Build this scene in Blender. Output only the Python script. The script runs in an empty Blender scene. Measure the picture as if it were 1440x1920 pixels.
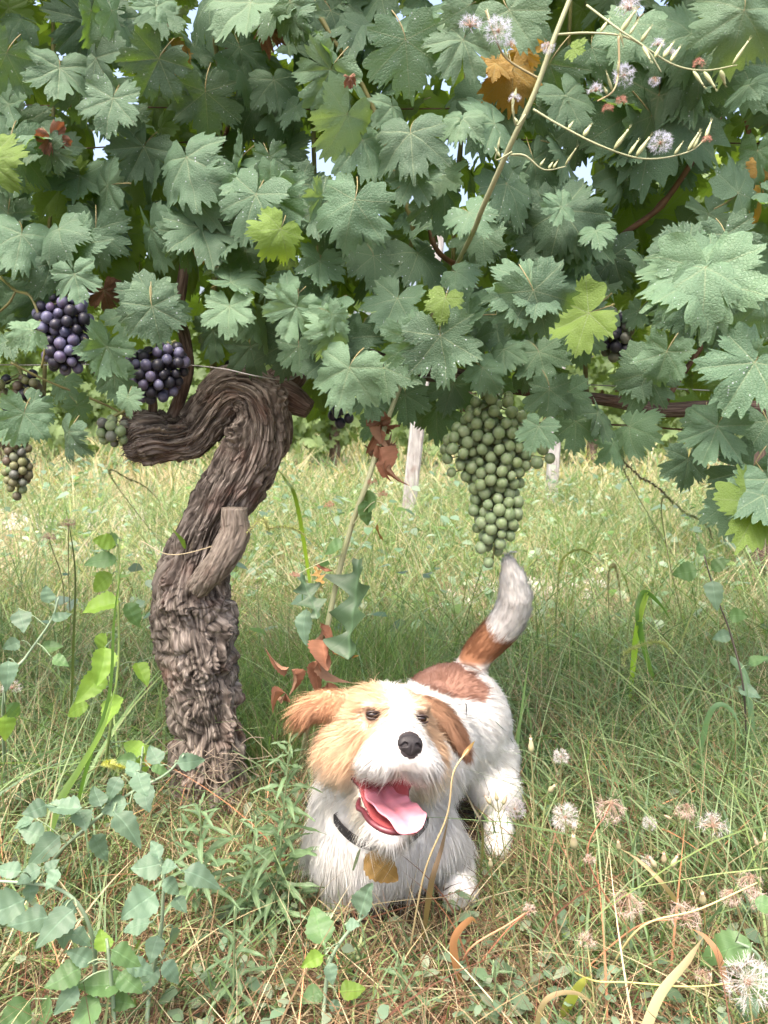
import bpy, math, random, os
import numpy as np
from mathutils import Vector, Matrix

R = random.Random(7)
rng = np.random.default_rng(11)
scene = bpy.context.scene
col = scene.collection

# ------------------------------------------------------------------ camera, sky, sun, exposure
CAM = np.array([0.0, 0.0, 0.78])
PITCH = math.radians(8.3)
FWD = np.array([0, math.cos(PITCH), -math.sin(PITCH)])
UPV = np.array([0, math.sin(PITCH), math.cos(PITCH)])
cd = bpy.data.cameras.new('camera')
cam = bpy.data.objects.new('camera', cd); col.objects.link(cam)
cam.location = CAM.tolist(); cam.rotation_euler = (math.radians(90) - PITCH, 0, 0)
cd.sensor_fit = 'VERTICAL'; cd.sensor_height = 36.0; cd.sensor_width = 27.0
cd.lens = 1500 / 1920 * 36
cd.clip_start = 0.05; cd.clip_end = 2000
cd.dof.use_dof = True; cd.dof.focus_distance = 1.2; cd.dof.aperture_fstop = 10.0
scene.camera = cam

SUN_EL, SUN_AZ = math.radians(66), math.radians(152)     # azimuth measured from +Y towards -X
world = bpy.data.worlds.new('World'); scene.world = world; world.use_nodes = True
wn = world.node_tree.nodes; wl = world.node_tree.links; wn.clear()
sky = wn.new('ShaderNodeTexSky'); sky.sky_type = 'NISHITA'; sky.sun_disc = False
sky.sun_elevation = SUN_EL; sky.sun_rotation = -SUN_AZ
sky.air_density = 1.0; sky.dust_density = 9.0; sky.ozone_density = 0.3
bg = wn.new('ShaderNodeBackground'); bg.inputs['Strength'].default_value = 0.15
wo = wn.new('ShaderNodeOutputWorld')
wl.new(sky.outputs[0], bg.inputs[0]); wl.new(bg.outputs[0], wo.inputs[0])
sd = bpy.data.lights.new('sun', 'SUN'); sd.energy = 0.85; sd.angle = math.radians(22); sd.color = (1.0, 0.95, 0.86)
sun = bpy.data.objects.new('sun', sd); col.objects.link(sun)
sv = Vector((-math.sin(SUN_AZ) * math.cos(SUN_EL), math.cos(SUN_AZ) * math.cos(SUN_EL), math.sin(SUN_EL)))
sun.rotation_euler = sv.to_track_quat('Z', 'Y').to_euler(); sun.location = (0, 0, 6)
vs = scene.view_settings
vs.view_transform = 'Standard'; vs.look = 'None'; vs.gamma = 1; vs.use_curve_mapping = False
vs.exposure = 1.95
scene.cycles.use_denoising = True
scene.cycles.max_bounces = 7; scene.cycles.diffuse_bounces = 4; scene.cycles.transmission_bounces = 4
scene.cycles.transparent_max_bounces = 6; scene.cycles.caustics_reflective = False; scene.cycles.caustics_refractive = False

# ------------------------------------------------------------------ helpers
def P(px, py, Y):
    """world point on the plane y=Y seen at pixel (px,py) of the 1440x1920 photograph"""
    cx = (px - 720) / 1500; cy = (960 - py) / 1500
    d = FWD + np.array([cx, 0, 0]) + cy * UPV
    return CAM + d * (Y / d[1])
def G(px, py, z=0.0):
    cx = (px - 720) / 1500; cy = (960 - py) / 1500
    d = FWD + np.array([cx, 0, 0]) + cy * UPV
    return CAM + d * ((z - CAM[2]) / d[2])
def proj(p):
    v = np.asarray(p, float) - CAM; a = v @ FWD
    return 720 + 1500 * v[..., 0] / a, 960 - 1500 * (v @ UPV) / a
def nrm(v):
    v = np.asarray(v, float); return v / np.maximum(np.linalg.norm(v, axis=-1, keepdims=True), 1e-9)
def hash3(ix, iy, iz, s=0):
    h = (ix.astype(np.int64) * 374761393 + iy.astype(np.int64) * 668265263 + iz.astype(np.int64) * 2147483647 + s * 974634777) & 0xffffffff
    h = ((h ^ (h >> 13)) * 1274126177) & 0xffffffff
    h = ((h ^ (h >> 16)) * 2246822519) & 0xffffffff
    return ((h ^ (h >> 15)) & 0xffff) / 65535.0
def vnoise(p, s=0):
    p = np.asarray(p, float); i = np.floor(p).astype(np.int64); f = p - i; f = f * f * (3 - 2 * f)
    r = 0
    for dx in (0, 1):
        wx = f[..., 0] if dx else 1 - f[..., 0]
        for dy in (0, 1):
            wy = f[..., 1] if dy else 1 - f[..., 1]
            for dz in (0, 1):
                wz = f[..., 2] if dz else 1 - f[..., 2]
                r = r + wx * wy * wz * hash3(i[..., 0] + dx, i[..., 1] + dy, i[..., 2] + dz, s)
    return r * 2 - 1
def fbm(p, o=3, s=0):
    r = 0; a = 1
    for k in range(o):
        r = r + a * vnoise(np.asarray(p) * 2 ** k, s + k); a *= .5
    return r
def sm(a, b, x):
    t = np.clip((x - a) / (b - a), 0, 1); return t * t * (3 - 2 * t)
def crom(pts, n):
    """Catmull-Rom resample; pts rows may hold extra columns (radius)"""
    p = np.asarray(pts, float); m = len(p)
    q = np.vstack([2 * p[0] - p[1], p, 2 * p[-1] - p[-2]])
    t = np.linspace(0, m - 1 - 1e-6, n); i = t.astype(int); f = (t - i)[:, None]
    a, b, c, d = q[i], q[i + 1], q[i + 2], q[i + 3]
    return .5 * (2 * b + (c - a) * f + (2 * a - 5 * b + 4 * c - d) * f ** 2 + (3 * b - a - 3 * c + d) * f ** 3)

WL = {}      # world position of each object that parents others (translation only)
def wloc(o): return WL.get(o.name, np.zeros(3)) if o else np.zeros(3)
def tag(o, label, cat, group=None, kind=None):
    if label: o['label'] = label
    if cat: o['category'] = cat
    if group: o['group'] = group
    if kind: o['kind'] = kind
    return o
def empty(name, loc, label, cat, group=None):
    o = bpy.data.objects.new(name, None); col.objects.link(o); o.location = list(map(float, loc)); o.empty_display_size = .05
    WL[o.name] = np.array(loc, float)
    return tag(o, label, cat, group)
def mesh_np(name, V, F, mats, cols=None, smooth=True, mi=None, attrs=None, F3=None):
    """V (n,3); F (m,4) quads; F3 (k,3) triangles"""
    V = np.asarray(V, np.float32).reshape(-1, 3)
    F = np.zeros((0, 4), np.int32) if F is None else np.asarray(F, np.int32).reshape(-1, 4)
    F3 = np.zeros((0, 3), np.int32) if F3 is None else np.asarray(F3, np.int32).reshape(-1, 3)
    me = bpy.data.meshes.new(name); me.vertices.add(len(V)); me.vertices.foreach_set('co', V.ravel())
    nl = F.size + F3.size; me.loops.add(nl)
    me.loops.foreach_set('vertex_index', np.concatenate([F.ravel(), F3.ravel()]))
    np_ = len(F) + len(F3); me.polygons.add(np_)
    st = np.concatenate([np.arange(len(F)) * 4, F.size + np.arange(len(F3)) * 3]).astype(np.int32)
    me.polygons.foreach_set('loop_start', st)
    me.polygons.foreach_set('use_smooth', np.full(np_, smooth, bool))
    if mi is not None: me.polygons.foreach_set('material_index', np.asarray(mi, np.int32))
    if cols is not None:
        c = np.ones((len(V), 4), np.float32); c[:, :3] = cols
        a = me.color_attributes.new('Col', 'FLOAT_COLOR', 'POINT'); a.data.foreach_set('color', c.ravel())
    for k, (ty, arr) in (attrs or {}).items():
        a = me.attributes.new(k, ty, 'POINT')
        a.data.foreach_set('vector' if ty == 'FLOAT_VECTOR' else 'value', np.asarray(arr, np.float32).ravel())
    me.update(calc_edges=True)
    for m in (mats if isinstance(mats, (list, tuple)) else [mats]): me.materials.append(m)
    return me
def link(name, me, parent=None, origin=None, mat=None):
    """me already relative to origin; mat = optional world Matrix (no origin then)"""
    o = bpy.data.objects.new(name, me); col.objects.link(o)
    if parent: o.parent = parent
    if mat is not None:
        o.matrix_basis = Matrix.Translation((-Vector(wloc(parent).tolist()))) @ mat
    else:
        og = np.zeros(3) if origin is None else np.asarray(origin, float)
        o.location = (og - wloc(parent)).tolist(); WL[o.name] = og
    return o
def part(name, V, F, mats, parent=None, cols=None, origin=None, **k):
    V = np.asarray(V, float).reshape(-1, 3)
    og = wloc(parent) if origin is None else np.asarray(origin, float)
    return link(name, mesh_np(name, V - og, F, mats, cols, **k), parent, og)

def frames(pts):
    T = nrm(np.gradient(pts, axis=0)); n = len(pts)
    a = np.array([0, -1, 0.]) if abs(T[0][1]) < .9 else np.array([1., 0, 0])
    N = np.zeros((n, 3)); v = a - T[0] * (a @ T[0]); N[0] = nrm(v)
    for i in range(1, n):
        v = N[i - 1] - T[i] * (N[i - 1] @ T[i]); N[i] = nrm(v)
    return T, N, np.cross(T, N)
def tube(pts, rad, sides=8, cap=True):
    pts = np.asarray(pts, float); n = len(pts); rad = np.broadcast_to(np.asarray(rad, float), (n,))
    T, N, B = frames(pts); a = np.linspace(0, 2 * math.pi, sides, endpoint=False)
    ring = N[:, None] * np.cos(a)[None, :, None] + B[:, None] * np.sin(a)[None, :, None]
    V = (pts[:, None] + ring * rad[:, None, None]).reshape(-1, 3)
    i = np.arange(n - 1)[:, None] * sides; j = np.arange(sides)[None]; k = (j + 1) % sides
    F = np.stack([i + j, i + k, i + sides + k, i + sides + j], -1).reshape(-1, 4)
    if cap:
        V = np.vstack([V, pts[0], pts[-1]]); c0, c1 = n * sides, n * sides + 1; j = np.arange(sides); k = (j + 1) % sides
        F = np.vstack([F, np.stack([k, j, np.full(sides, c0), np.full(sides, c0)], -1)[:0]])
        F3 = np.vstack([np.stack([k, j, np.full(sides, c0)], -1), np.stack([(n - 1) * sides + j, (n - 1) * sides + k, np.full(sides, c1)], -1)])
    else: F3 = np.zeros((0, 3), int)
    return V, F, F3
class MB:
    def __init__(s): s.V = []; s.F = []; s.F3 = []; s.C = []; s.M = []; s.M3 = []; s.n = 0
    def add(s, V, F=None, F3=None, c=(1, 1, 1), m=0):
        V = np.asarray(V, float).reshape(-1, 3)
        s.V.append(V); c = np.asarray(c, float); s.C.append(np.broadcast_to(c, (len(V), 3)) if c.ndim == 1 else c)
        if F is not None and len(F): s.F.append(np.asarray(F) + s.n); s.M.append(np.full(len(F), m))
        if F3 is not None and len(F3): s.F3.append(np.asarray(F3) + s.n); s.M3.append(np.full(len(F3), m))
        s.n += len(V); return s
    def tube(s, pts, rad, sides=8, c=(1, 1, 1), m=0, cap=True):
        V, F, F3 = tube(pts, rad, sides, cap); return s.add(V, F, F3, c, m)
    def data(s):
        z4 = np.zeros((0, 4), int); z3 = np.zeros((0, 3), int)
        F = np.vstack(s.F) if s.F else z4; F3 = np.vstack(s.F3) if s.F3 else z3
        mi = np.concatenate((s.M or [np.zeros(0, int)]) + (s.M3 or [np.zeros(0, int)]))
        return np.vstack(s.V), F, F3, np.vstack(s.C), mi
    def part(s, name, mats, parent=None, origin=None, smooth=True):
        V, F, F3, C, mi = s.data()
        return part(name, V, F, mats, parent, cols=C, origin=origin, F3=F3, mi=mi, smooth=smooth)
def strips(root, d, L, bend, w, wd, seg=3, col=None, tipcol=None, taper=1.0, fn=None):
    """flat tapered blades. root,d,bend,wd (n,3); L,w (n,)"""
    n = len(root); t = np.linspace(0, 1, seg + 1)
    L = np.broadcast_to(L, (n,)); w = np.broadcast_to(w, (n,)); bend = np.broadcast_to(bend, (n, 3))
    C = root[:, None] + d[:, None] * (L[:, None] * t)[..., None] + bend[:, None] * (L[:, None] * t ** 2)[..., None]
    ww = w[:, None] * (1 - t[None] ** 1.5 * taper) * .5
    wd = nrm(wd); off = wd[:, None] * ww[..., None]
    V = np.stack([C - off, C + off], 2)            # n,seg+1,2,3
    base = np.arange(n)[:, None] * (2 * (seg + 1)); k = np.arange(seg)[None] * 2
    F = np.stack([base + k, base + k + 1, base + k + 3, base + k + 2], -1).reshape(-1, 4)
    out = [V.reshape(-1, 3), F]
    if col is not None:
        tc = col if tipcol is None else tipcol
        cc = col[:, None] * (1 - t[None, :, None]) + tc[:, None] * t[None, :, None]
        out.append(np.repeat(cc[:, :, None], 2, 2).reshape(-1, 3))
    return out

# ------------------------------------------------------------------ materials
def newmat(name):
    m = bpy.data.materials.new(name); m.use_nodes = True; nt = m.node_tree; nt.nodes.clear()
    return m, nt.nodes, nt.links
def N_(nodes, t, **k):
    n = nodes.new(t)
    for a, b in k.items():
        if a.startswith('i_'):
            key = a[2:].replace('_', ' '); n.inputs[int(key) if key.isdigit() else key].default_value = b
        else: setattr(n, a, b)
    return n
def mathn(nodes, links, op, a, b=None, c=None, clamp=False):
    n = nodes.new('ShaderNodeMath'); n.operation = op; n.use_clamp = clamp
    for i, v in enumerate((a, b, c)):
        if v is None: continue
        if isinstance(v, (int, float)): n.inputs[i].default_value = v
        else: links.new(v, n.inputs[i])
    return n.outputs[0]
def mixc(nodes, links, fac, a, b, blend='MIX'):
    n = nodes.new('ShaderNodeMix'); n.data_type = 'RGBA'; n.blend_type = blend
    for i, v in ((0, fac), (6, a), (7, b)):
        if isinstance(v, (int, float)): n.inputs[i].default_value = v
        elif isinstance(v, tuple): n.inputs[i].default_value = (*v, 1)
        else: links.new(v, n.inputs[i])
    return n.outputs[2]
def ramp(nodes, links, fac, stops):
    n = nodes.new('ShaderNodeValToRGB'); e = n.color_ramp.elements
    while len(e) < len(stops): e.new(.5)
    for k, (p, c) in enumerate(stops): e[k].position = p; e[k].color = (*c, 1) if len(c) == 3 else c
    links.new(fac, n.inputs[0]); return n.outputs[0]
def simple(name, c, rough=.6, metal=0, spec=.5, noise=0, scale=30, sss=0):
    m, n, l = newmat(name); b = N_(n, 'ShaderNodeBsdfPrincipled'); o = N_(n, 'ShaderNodeOutputMaterial')
    b.inputs['Roughness'].default_value = rough; b.inputs['Metallic'].default_value = metal
    b.inputs['Specular IOR Level'].default_value = spec
    if sss: b.inputs['Subsurface Weight'].default_value = sss; b.inputs['Subsurface Radius'].default_value = (.01, .004, .002); b.inputs['Subsurface Scale'].default_value = .3
    if noise:
        tc = N_(n, 'ShaderNodeTexCoord'); t = N_(n, 'ShaderNodeTexNoise'); t.inputs['Scale'].default_value = scale; l.new(tc.outputs['Object'], t.inputs['Vector'])
        c0 = tuple(x * (1 - noise) for x in c); c1 = tuple(min(1, x * (1 + noise)) for x in c)
        l.new(ramp(n, l, t.outputs[0], [(.3, c0), (.7, c1)]), b.inputs['Base Color'])
    else: b.inputs['Base Color'].default_value = (*c, 1)
    l.new(b.outputs[0], o.inputs[0]); return m
def vcol(name, rough=.6, transl=.0, spec=.3, tmul=(1, 1, 1), fn=None, vary=0.0, noise=0):
    """vertex-coloured, optional translucency"""
    m, n, l = newmat(name); o = N_(n, 'ShaderNodeOutputMaterial'); b = N_(n, 'ShaderNodeBsdfPrincipled')
    a = N_(n, 'ShaderNodeAttribute'); a.attribute_name = 'Col'; c = a.outputs['Color']
    if vary:
        g = N_(n, 'ShaderNodeNewGeometry')
        f = mathn(n, l, 'MULTIPLY_ADD', g.outputs['Random Per Island'], 2 * vary, 1 - vary)
        vm = N_(n, 'ShaderNodeVectorMath'); vm.operation = 'SCALE'; l.new(c, vm.inputs[0]); l.new(f, vm.inputs['Scale']); c = vm.outputs[0]
    l.new(c, b.inputs['Base Color']); b.inputs['Roughness'].default_value = rough; b.inputs['Specular IOR Level'].default_value = spec
    nn = None
    if fn:
        an = N_(n, 'ShaderNodeAttribute'); an.attribute_name = 'fn'
        g2 = N_(n, 'ShaderNodeNewGeometry')
        mx = N_(n, 'ShaderNodeMix'); mx.data_type = 'VECTOR'; mx.inputs[0].default_value = fn
        l.new(g2.outputs['Normal'], mx.inputs[4]); l.new(an.outputs['Vector'], mx.inputs[5])
        vn = N_(n, 'ShaderNodeVectorMath'); vn.operation = 'NORMALIZE'; l.new(mx.outputs[1], vn.inputs[0]); nn = vn.outputs[0]
        l.new(nn, b.inputs['Normal'])
    if transl:
        t = N_(n, 'ShaderNodeBsdfTranslucent'); mc = mixc(n, l, 1.0, c, tuple(tmul), 'MULTIPLY'); l.new(mc, t.inputs[0])
        if nn is not None: l.new(nn, t.inputs['Normal'])
        s = N_(n, 'ShaderNodeMixShader'); s.inputs[0].default_value = transl; l.new(b.outputs[0], s.inputs[1]); l.new(t.outputs[0], s.inputs[2]); l.new(s.outputs[0], o.inputs[0])
    else: l.new(b.outputs[0], o.inputs[0])
    return m
# ------------------------------------------------------------------ the dog
def ell(p, c, r, A=None):
    q = p - np.asarray(c, np.float32)
    if A is not None: q = q @ np.asarray(A, np.float32).T
    r = np.asarray(r, np.float32); k0 = np.sqrt(((q / r) ** 2).sum(-1)); k1 = np.sqrt(((q / (r * r)) ** 2).sum(-1)) + 1e-6
    return k0 * (k0 - 1) / k1
def cap(p, a, b, ra, rb):
    a = np.asarray(a, np.float32); b = np.asarray(b, np.float32); ab = b - a
    h = np.clip(((p - a) @ ab) / (ab @ ab), 0, 1)
    return np.sqrt(((p - a - h[..., None] * ab) ** 2).sum(-1)) - (ra + (rb - ra) * h)
def smin(a, b, k):
    h = np.clip(.5 + .5 * (b - a) / k, 0, 1); return b + (a - b) * h - k * h * (1 - h)
def surface_nets(S, org, h):
    ins = S < 0
    nx, ny, nz = S.shape
    c = np.zeros((nx - 1, ny - 1, nz - 1), np.int8)
    for dx in (0, 1):
        for dy in (0, 1):
            for dz in (0, 1): c += ins[dx:nx - 1 + dx, dy:ny - 1 + dy, dz:nz - 1 + dz]
    act = (c > 0) & (c < 8); I = np.argwhere(act); idx = -np.ones(act.shape, np.int64); idx[act] = np.arange(len(I))
    acc = np.zeros((len(I), 3)); cnt = np.zeros(len(I))
    cor = [(x, y, z) for x in (0, 1) for y in (0, 1) for z in (0, 1)]
    for a in cor:
        for ax in range(3):
            if a[ax]: continue
            b = list(a); b[ax] = 1
            va = S[I[:, 0] + a[0], I[:, 1] + a[1], I[:, 2] + a[2]]; vb = S[I[:, 0] + b[0], I[:, 1] + b[1], I[:, 2] + b[2]]
            m = (va < 0) != (vb < 0); t = np.where(m, va / np.where(m, va - vb, 1), 0)
            p = np.tile(np.array(a, float), (len(I), 1)); p[:, ax] += t
            acc[m] += p[m]; cnt[m] += 1
    V = (I + acc / cnt[:, None]) * h + org
    Fs = []
    for ax in range(3):
        o1, o2 = [(1, 2), (2, 0), (0, 1)][ax]
        s0 = [slice(None)] * 3; s1 = [slice(None)] * 3; s0[ax] = slice(0, -1); s1[ax] = slice(1, None)
        a, b = ins[tuple(s0)], ins[tuple(s1)]
        E = np.argwhere(a != b); fl = a[E[:, 0], E[:, 1], E[:, 2]]
        ok = (E[:, o1] > 0) & (E[:, o2] > 0) & (E[:, o1] < S.shape[o1] - 1) & (E[:, o2] < S.shape[o2] - 1); E = E[ok]; fl = fl[ok]
        def at(d1, d2):
            q = E.copy(); q[:, o1] += d1; q[:, o2] += d2; return idx[q[:, 0], q[:, 1], q[:, 2]]
        f = np.stack([at(-1, -1), at(0, -1), at(0, 0), at(-1, 0)], -1)
        f[~fl] = f[~fl][:, ::-1]; Fs.append(f)
    return V, np.vstack(Fs)

HC = P(716, 1382, 1.085)                                  # head centre
yaw, pit, roll = math.radians(15), math.radians(20), math.radians(10)
hf = np.array([math.sin(yaw) * math.cos(pit), -math.cos(yaw) * math.cos(pit), math.sin(pit)])
hr = np.array([math.cos(yaw), math.sin(yaw), 0.])          # towards photo right (dog's left)
hu = -np.cross(hf, hr); hu = hu if hu[2] > 0 else -hu
hr, hu = hr * math.cos(roll) - hu * math.sin(roll), hu * math.cos(roll) + hr * math.sin(roll)
HM = np.stack([hr, hf, hu])                                # rows: world -> head (r, f, u)
def hw(r, f, u): return HC + r * hr + f * hf + u * hu
def tohead(p): return (p - HC) @ HM.T

def head_sdf(q, full=True):
    d = ell(q, (0, -.006, .008), (.072, .070, .062))        # skull
    d = smin(d, ell(q, (0, .035, .022), (.055, .04, .038)), .02)
    for s in (-1, 1):
        d = smin(d, ell(q, (s * .046, .014, -.026), (.042, .046, .040)), .025)   # cheeks
        d = smin(d, ell(q, (s * .030, .054, .042), (.018, .014, .009)), .012)    # brow
        d = smin(d, ell(q, (s * .024, .100, -.022), (.026, .040, .022)), .012)   # flews
    d = smin(d, cap(q, (0, .045, -.002), (0, .125, -.006), .046, .026), .02)        # muzzle
    d = smin(d, ell(q, (0, .136, -.004), (.019, .014, .017)), .01)
    jaw = cap(q, (0, .015, -.066), (0, .082, -.112), .042, .024)
    jaw = smin(jaw, ell(q, (0, .076, -.108), (.031, .026, .015)), .012)
    d = smin(d, jaw, .014)
    for s in (-1, 1):
        d = np.maximum(d, -(ell(q, (s * .0345, .072, .031), (.0105, .012, .0072))))   # eye sockets
    return d
MOUTH_A = np.array([[1, 0, 0], [0, math.cos(.50), -math.sin(.50)], [0, math.sin(.50), math.cos(.50)]])
def mouth_sdf(q):
    m = ell(q, (-.005, .080, -.070), (.050, .066, .026), MOUTH_A)
    m2 = cap(q, (0, .02, -.060), (0, .075, -.072), .016, .026)
    return smin(m, m2, .01)
def ear_sdf(q):
    # photo-left ear: base top side, flap folding outward and down
    def flap(base, mid, tip, w, th, nrmv):
        out = 9.
        pts = crom([base, mid, tip], 7); nv = nrm(nrmv)
        for i in range(6):
            a, b = pts[i], pts[i + 1]; t = nrm(b - a); n_ = nrm(nv - t * (nv @ t)); s_ = np.cross(t, n_)
            A = np.stack([t, n_, s_]); c = (a + b) / 2; L = np.linalg.norm(b - a)
            out = smin(out, ell(q, c, (L * 1.05, th, w[i]), A), .012)
        return out
    e1 = flap(np.array([-.052, -.010, .046]), np.array([-.088, .002, .040]), np.array([-.120, .012, .018]), [.015, .018, .020, .020, .017, .011], .0060, np.array([-.35, .75, .45]))
    e2 = flap(np.array([.050, -.010, .050]), np.array([.090, .000, .036]), np.array([.122, .012, -.012]), [.018, .022, .026, .026, .022, .015], .0080, np.array([.75, .55, .35]))
    return e1, e2
CH = P(708, 1520, 1.185)
BODY = [  # ellipsoids: centre, radii
    (P(712, 1530, 1.175), (.098, .090, .098)),
    (P(780, 1402, 1.275), (.096, .090, .106)),
    (P(842, 1356, 1.385), (.100, .085, .106)),
    (P(858, 1372, 1.42), (.094, .070, .110)),
]
TAILP = np.array([[*P(880, 1246, 1.455), .021], [*P(914, 1206, 1.45), .023], [*P(950, 1166, 1.43), .024], [*P(966, 1118, 1.40), .022], [*P(954, 1058, 1.37), .009]])
LEGS = [  # upper, knee, ankle, paw-front, radii
    ([P(640, 1590, 1.14), G(640, 1665) + [0, 0, .05], G(640, 1685) + [0, 0, .014], G(636, 1702) + [0, 0, .014]], (.05, .030, .022, .024)),
    ([P(800, 1570, 1.16), G(842, 1655) + [0, 0, .05], G(858, 1672) + [0, 0, .014], G(860, 1690) + [0, 0, .014]], (.052, .032, .024, .026)),
    ([P(912, 1440, 1.40), P(930, 1485, 1.37), P(936, 1520, 1.40), G(934, 1575) + [0, 0, .014], G(930, 1600) + [0, 0, .013]], (.066, .040, .024, .022, .024)),
    ([P(790, 1420, 1.42), P(786, 1480, 1.38), P(790, 1520, 1.42), G(790, 1570) + [0, 0, .014], G(786, 1595) + [0, 0, .013]], (.06, .040, .024, .022, .024)),
]
def dog_sdf(p):
    d = None
    for c, r in BODY:
        e = ell(p, c, r); d = e if d is None else smin(d, e, .05)
    d = smin(d, cap(p, P(712, 1525, 1.165), HC + np.array([.004, .035, -.012]), .088, .066), .04)   # neck
    d = smin(d, ell(p, P(700, 1600, 1.125), (.078, .05, .06)), .04)                   # chest ruff
    for pts, rr in LEGS:
        for i in range(len(pts) - 1):
            d = smin(d, cap(p, pts[i], pts[i + 1], rr[i], rr[i + 1]), .022)
    tp = crom(TAILP, 9)
    td = 9.
    for i in range(8): td = smin(td, cap(p, tp[i, :3], tp[i + 1, :3], tp[i, 3] + .004, tp[i + 1, 3] + .004), .014)
    d = smin(d, td, .015)
    q = (p - HC.astype(np.float32)) @ HM.T.astype(np.float32)
    near = (q ** 2).sum(-1) < .24 ** 2
    qn = q[near]; h = head_sdf(qn)
    dn = smin(d[near], h, .022)
    e1, e2 = ear_sdf(qn); dn = smin(dn, np.minimum(e1, e2), .010)
    mo = mouth_sdf(qn); dn = np.maximum(dn, -mo)
    d[near] = dn
    return d
def body_colour(p, n):
    """base coat colour at world points"""
    m = len(p); q = tohead(p); r, f, u = q.T
    W = np.array([.93, .91, .88]); TAN = np.array([.80, .56, .37]); CREAM = np.array([.86, .75, .59]); BRN = np.array([.34, .155, .085]); PATCH = np.array([.33, .18, .13])
    c = np.tile(W, (m, 1)); wob = fbm(p * 60, 2, 5) * .006
    def put(mask, colr):
        nonlocal c
        c = c * (1 - mask[:, None]) + np.asarray(colr) * mask[:, None]
    ish = sm(.155, .125, np.sqrt((q ** 2).sum(-1))) * sm(-.10, -.02, f + u * .9 + .02)
    crm = ish * sm(.005, .03, np.abs(r) + wob) * sm(.115, .07, f) * sm(-.125, -.05, u)
    put(crm * .75, CREAM)
    left = sm(.001, .012, -r + wob) * sm(.100, .070, f - 0.2 * (-r) + wob) * sm(-.050, -.010, u + f * .30 + wob)
    put(ish * left, TAN)
    lc = sm(.028, .05, -r) * sm(.085, .05, f) * sm(-.10, -.06, u); put(ish * lc * .15, TAN)
    right = sm(.013, .026, r + wob) * sm(.090, .062, f) * sm(-.035, -.005, u + f * .2 + wob); put(ish * right * .88, TAN)
    put(ish * sm(.024, .03, r) * sm(.07, .02, f) * sm(.03, .045, u + wob) * .7, np.array([.46, .29, .20]))
    jawm = ish * sm(-.06, -.08, u) * sm(.02, .05, f); put(jawm * .35, CREAM * 1.05)
    e1, e2 = ear_sdf(q); 
    put(sm(.006, .0, e1) * sm(.052, .070, -r), TAN * np.array([.82, .72, .66])); put(sm(.006, .0, e1) * sm(.055, .085, -r) * sm(.052, .026, u + wob * 2) * .65, np.array([.36, .17, .09]))
    put(sm(.006, .0, e2) * sm(.050, .064, r), np.array([.40, .235, .15])); put(sm(.006, .0, e2) * sm(.085, .12, r) * .5, np.array([.24, .12, .075]))
    # dark fur round the eyes
    for s in (-1, 1):
        de = np.sqrt(((q - np.array([s * .0345, .071, .031])) ** 2 * np.array([.6, 1, 1.5])).sum(-1)); put(sm(.021, .010, de) * .8, (.10, .05, .035))
    # patch on back, tail base
    px, py = proj(p)
    t = np.array([(px - 830) / 93, (py - 1272) / 42]); a = math.radians(24)
    tx, ty = t; X = (px - 826) * math.cos(a) + (py - 1266) * math.sin(a); Y = -(px - 826) * math.sin(a) + (py - 1266) * math.cos(a)
    back = sm(1.08, .92, np.sqrt((X / 96) ** 2 + (Y / 34) ** 2) + fbm(p * 45, 2, 3) * .07) * (p[:, 2] > .2) * (p[:, 1] > 1.22)
    put(back, PATCH)
    tl = sm(TAILP[0, 2] - .004, TAILP[0, 2] + .016, p[:, 2]) * (p[:, 1] > 1.33) * (p[:, 0] > .13); tq = crom(TAILP, 24)[:, :3]; td_ = np.full(m, 9.)
    for a_ in tq: td_ = np.minimum(td_, ((p - a_) ** 2).sum(-1))
    tl = tl * sm(.052, .042, np.sqrt(td_) - .06 * np.clip(p[:, 2] - TAILP[0, 2], 0, .1))
    dt = (p - TAILP[0, :3]) @ nrm(TAILP[2, :3] - TAILP[0, :3])
    put(tl * sm(.090, .078, dt + wob) * sm(-.012, 0.006, dt), np.array([.40, .19, .10]))
    return c

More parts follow.
